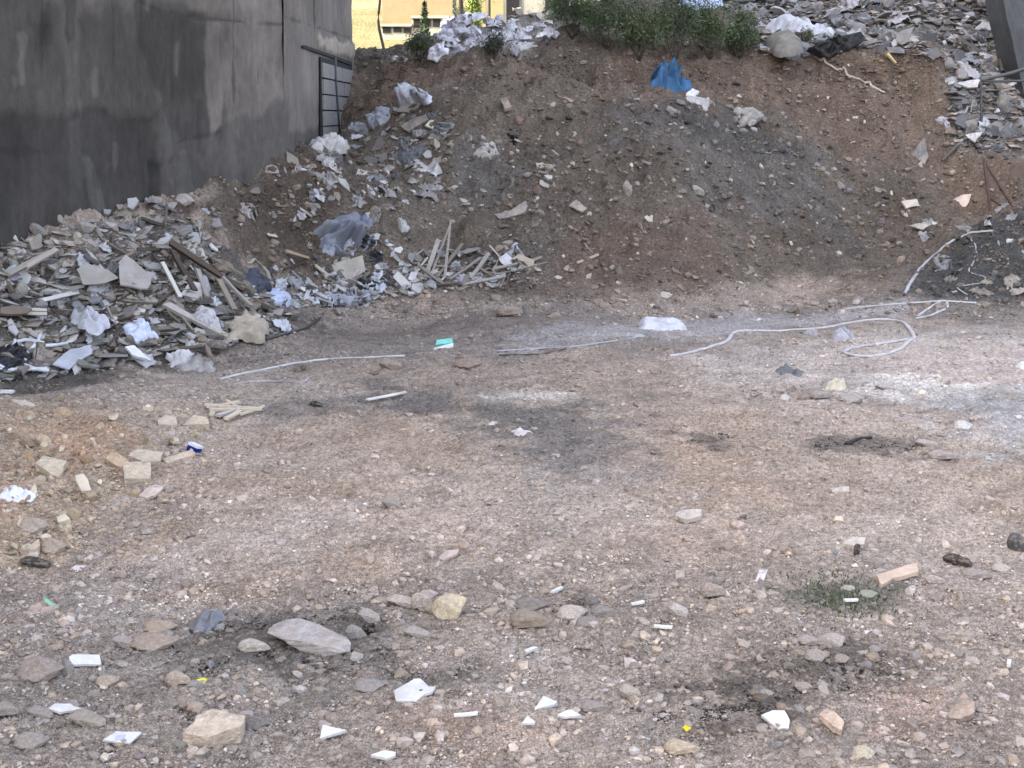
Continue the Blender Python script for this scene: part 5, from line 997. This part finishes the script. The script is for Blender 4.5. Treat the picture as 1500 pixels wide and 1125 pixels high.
def gcol(P, s):
    c = soilcol(P[:, 0], P[:, 1]); n = len(P); lum = c.mean(1, keepdims=True); c = c*.80+lum*.20
    f = np.minimum(RNG.lognormal(-.02, .42, n), 1.8)[:, None]; f = np.where((s > .035)[:, None], f**.6*.93, f); w = RNG.random(n)[:, None]; warm = np.where(w < .25, np.array([[1.08, 1., .9]]), np.where(w > .8, np.array([[.97, 1, 1.06]]), 1.))
    fg = sstep(9.5, 7.5, P[:, 1])[:, None]; return np.clip(c*f*warm*(1+.20*fg), .02, .6)
def fdens(q, P):
    d = .30+.5*sstep(.1, .6, fbm(P[:, 0]*.8, P[:, 1]*.8, 3, 401))
    d = np.where(q[:, 1] > 850, d+.35, d*.8); d = np.where((q[:, 0] < 320) & (q[:, 1] > 560) & (q[:, 1] < 860), d+.35, d)
    return d
gravel(330000, (-200, 440, 1700, 1160), 1.1, .10, 2.22, 'gravel', 'loose gravel and grit over the whole flat ground', gcol, fdens)
def bankd(q, P): return np.where(P[:, 1] > 17.5, .75, 0)
gravel(60000, (-120, 60, 1620, 470), 1.3, .2, 2.2, 'soil_clods', 'small clods, chips and stones in the soil of the bank', lambda P, s: np.clip(gcol(P, s)*RNG.choice([.75, 1., 1.25, 1.9], len(P), p=[.3, .35, .2, .15])[:, None], .02, .6), bankd)
def inpoly(poly): return lambda q, P: (pdist(q[:, 0], q[:, 1], poly) > 0)*1.
def greyc(P, s):
    base = np.array(greys)[RNG.integers(0, len(greys), len(P))]; return base*RNG.lognormal(-.1, .3, len(P))[:, None]
gravel(9000, (-100, 310, 450, 570), 2.2, .30, 1.9, 'rubble_bits', 'small grey bits of rubble filling the pile along the wall', greyc, inpoly([(-100,400)]+PILE+[(-100,580)]), (.12, .4), 1.3)
gravel(12000, (1060, -20, 1560, 235), 2.2, .34, 1.9, 'slope_bits', 'small grey bits of rubble covering the debris slope', lambda P, s: greyc(P, s)*np.array([.80, .80, .82]), inpoly(RIGHT), (.12, .4), 1.3)
gravel(2500, (420, 360, 800, 455), 2., .2, 2., 'debris_bits', 'small bits of debris at the foot of the bank', greyc, inpoly(FOOT), (.12, .4), 1.2)
DIRT = [[(250,935),(330,900),(420,905),(420,950),(330,985),(240,975)], [(420,905),(560,890),(570,960),(480,985),(420,965)], [(570,985),(690,985),(670,1020),(580,1030)], [(1120,945),(1290,945),(1320,990),(1200,1015),(1060,1045),(980,1010)], [(920,1040),(1120,1030),(1150,1075),(940,1085)], [(1200,640),(1360,640),(1330,665),(1190,662)], [(1000,635),(1070,640),(1060,660),(1010,655)], [(800,868),(860,866),(870,892),(820,894)], [(240,1040),(300,1040),(300,1062),(250,1066)], [(1090,572),(1170,574),(1160,588),(1100,586)]]
def dirtd(q, P): return np.maximum.reduce([sstep(-8, 10, pdist(q[:, 0], q[:, 1], d)+9*fbm(q[:, 0]*.03, q[:, 1]*.06, 3, 411)) for d in DIRT])
gravel(130000, (200, 560, 1400, 1100), 1.3, .03, 2.3, 'dark_dirt', 'black charred dirt and crumbs lying in patches on the gravel', lambda P, s: np.clip(np.array(S(58,53,50,.7))*RNG.lognormal(0, .5, len(P))[:, None], .008, .3), dirtd)
# ------------------------------------------------------------------ plants
def leaf_cloud(name, n, cen, rad, size, cols, parent, clump=28, seed=1):
    r = np.random.default_rng(seed); C = r.normal(size=(clump, 3)); C = C/np.linalg.norm(C, axis=1)[:, None]*r.uniform(.25, 1, (clump, 1))*np.asarray(rad); C[:, 2] = np.abs(C[:, 2]+rad[2]*.3)-rad[2]*.25
    i = r.integers(0, clump, n); p = np.asarray(cen)+C[i]+r.normal(size=(n, 3))*np.asarray(rad)*(.10+.22*r.random((n, 1))**2)+np.array([0, 0, 1])*np.abs(r.normal(size=(n, 1)))*rad[2]*.16
    a = r.normal(size=(n, 3)); a[:, 2] += .3; a /= np.linalg.norm(a, axis=1)[:, None]; b = np.cross(a, r.normal(size=(n, 3))); b /= np.linalg.norm(b, axis=1)[:, None]
    s = size*r.uniform(.6, 1.3, (n, 1)); V = np.stack([p-a*s, p+b*s*.22, p+a*s, p-b*s*.22], 1).reshape(-1, 3); F = np.arange(4*n).reshape(-1, 4)
    ci = np.array(cols)[r.integers(0, len(cols), clump)][i]*r.uniform(.7, 1.3, (n, 1)); return link(name, mesh(name, V, F, False, np.repeat(ci, 4, 0)), MAT['leaves'], parent)
GRN = [S(72,88,56,.62), S(86,102,64,.64), S(60,74,50,.56), S(106,116,82,.66)]
def shrub(u, v, wpx, hpx, label, group=None, n=3800, cols=GRN, size=.030, seed=1, name='shrub'):
    wpx *= 1.22 if n > 5000 else 1.; hpx *= 1.08
    p = at1(u, v); k = mpp(p); W, Hh = wpx*k/2, hpx*k
    e = empty(name, tuple(p), label, name, group)
    for j in range(7):
        an = j*.9+seed; d = np.array([math.cos(an)*W*.6, math.sin(an)*W*.5, Hh*.75]); link('stem', tube_mesh('stem', [d*t+np.array([0, 0, -.05]) for t in np.linspace(0, 1, 5)], [.014*(1-.7*t) for t in np.linspace(0, 1, 5)], 5), MAT['bark'], e)
    leaf_cloud('foliage', n, (0, 0, Hh*.42), (W*.85, W*.7, Hh*.52), size, cols, e, 60, seed); return e
SHG = 'dark green shrubs growing on top of the bank'
for i, (u, v, w_, h_, lab) in enumerate(((838,56,84,80,'tall dark shrub closest to the white sacks'), (888,72,92,84,'broad dark shrub standing second from the white sacks'), (936,88,92,88,'low dark shrub in the middle of the shrub row'), (988,90,96,104,'tall feathery shrub below the light blue sheet'), (1040,88,88,90,'feathery shrub second from the round grey sack'), (1082,86,60,62,'smallest dark shrub next to the round grey sack'))):
    shrub(u, v, w_, h_, lab, SHG, 7200, seed=i+3)
shrub(616,88,54,40,'small green shrub on the soil edge beside the sacks',None,2600,[S(74,88,50,0.6), S(92,104,62,0.6), S(60,72,44,0.55)],.03,21)
shrub(724,84,46,32,'dull grey-green shrub in front of the white sacks',None,2000,[S(70,76,62,0.55), S(84,88,72,0.58)],.03,22)
shrub(1180,62,30,20,'small dry weed beside the pale wide sheet',None,700,[S(96,98,72,0.6)],.03,23)
def tuft(u0, u1, v, hpx, n, label, cols, name='weed'):
    p = at1((u0+u1)/2, v); k = mpp(p); e = empty(name, tuple(p), label, 'weed'); r = np.random.default_rng(int(u0)); V = []; F = []; C = []
    for i in range(n):
        x = r.normal(0, .32)*(u1-u0)/2*k*1.3; y = r.normal(0, .2); zz = H(p[0]+x, p[1]+y)-p[2]; h = hpx*k*r.uniform(.4, 1.1); dx, dy = r.normal(size=2)*h*.7; w = .004; b = len(V)
        V += [(x-w, y, zz-.01), (x+w, y, zz-.01), (x+dx*.5+w*.7, y+dy*.5, zz+h*.7), (x+dx*.5-w*.7, y+dy*.5, zz+h*.7), (x+dx, y+dy, zz+h*.8)]; F += [(b, b+1, b+2, b+3), (b+3, b+2, b+4)]; C += [np.array(cols[r.integers(len(cols))])*r.uniform(.7, 1.3)]*5
    link('foliage', mesh('foliage', np.array(V), F, False, np.array(C)), MAT['leaves'], e); return e
tuft(1130, 1340, 874, 9, 700, 'low dark green weed spreading between stones beside the bitten board', [S(84,94,66,0.65), S(70,82,62,0.6), S(104,108,80,0.65)])
# trees beyond
def tree(u, v, Y, wpx, top, label, cols, n, size, conif=False):
    p = point_at(u, v, Y); p[2] = hz(0, Y); k = Y/FPX; zt = point_at(u, top, Y)[2]; Hh = zt-p[2]; e = empty('conifer' if conif else 'tree', tuple(p), label, 'tree')
    link('trunk', tube_mesh('trunk', [(0.05*math.sin(t*5), 0, Hh*t) for t in np.linspace(-.05, .95, 9)], [.12*(1-.8*t) for t in np.linspace(0, 1, 9)]), MAT['bark'], e)
    if conif:
        r = np.random.default_rng(5); V = []; C = []
        for i in range(n):
            t = r.random()**.7; z = Hh*(.1+.9*t); R = wpx*k*.5*(1-t)*(.6+.6*((t*9) % 1)); a = r.uniform(0, 6.28); q = np.array([math.cos(a)*R, math.sin(a)*R, z]); d = r.normal(size=3)*size; d2 = r.normal(size=3)*size*.4; V += [q-d, q+d2, q+d, q-d2]; C += [np.array(cols[r.integers(len(cols))])]*4
        link('crown', mesh('crown', np.array(V), np.arange(len(V)).reshape(-1, 4), False, np.array(C)), MAT['leaves'], e)
    else: leaf_cloud('crown', n, (0, 0, Hh*.65), (wpx*k*.5, wpx*k*.5, Hh*.4), size, cols, e, 30, int(u))
    return e
tree(622, 26, 68, 17, 4, 'small dark conifer standing in front of the orange house', [S(84,100,70,.5), S(70,86,60,.5)], 700, .09, True)
tree(694, 34, 56, 30, -40, 'sunlit yellow-green bush tree between the dark pole and the yellow piers', [S(140,160,60,0.5), S(110,134,52,0.5), S(160,176,80,0.5)], 3800, .08)
tree(668, 36, 57, 14, 14, 'dull green bush at the foot of the dark leaning pole', [S(96,108,60,0.5), S(80,92,54,0.5)], 1400, .07)
tree(820, 24, 55, 34, -40, 'dark green tree behind the shrub closest to the white sacks', [S(64,84,46,0.5), S(80,98,54,0.5)], 3800, .09)
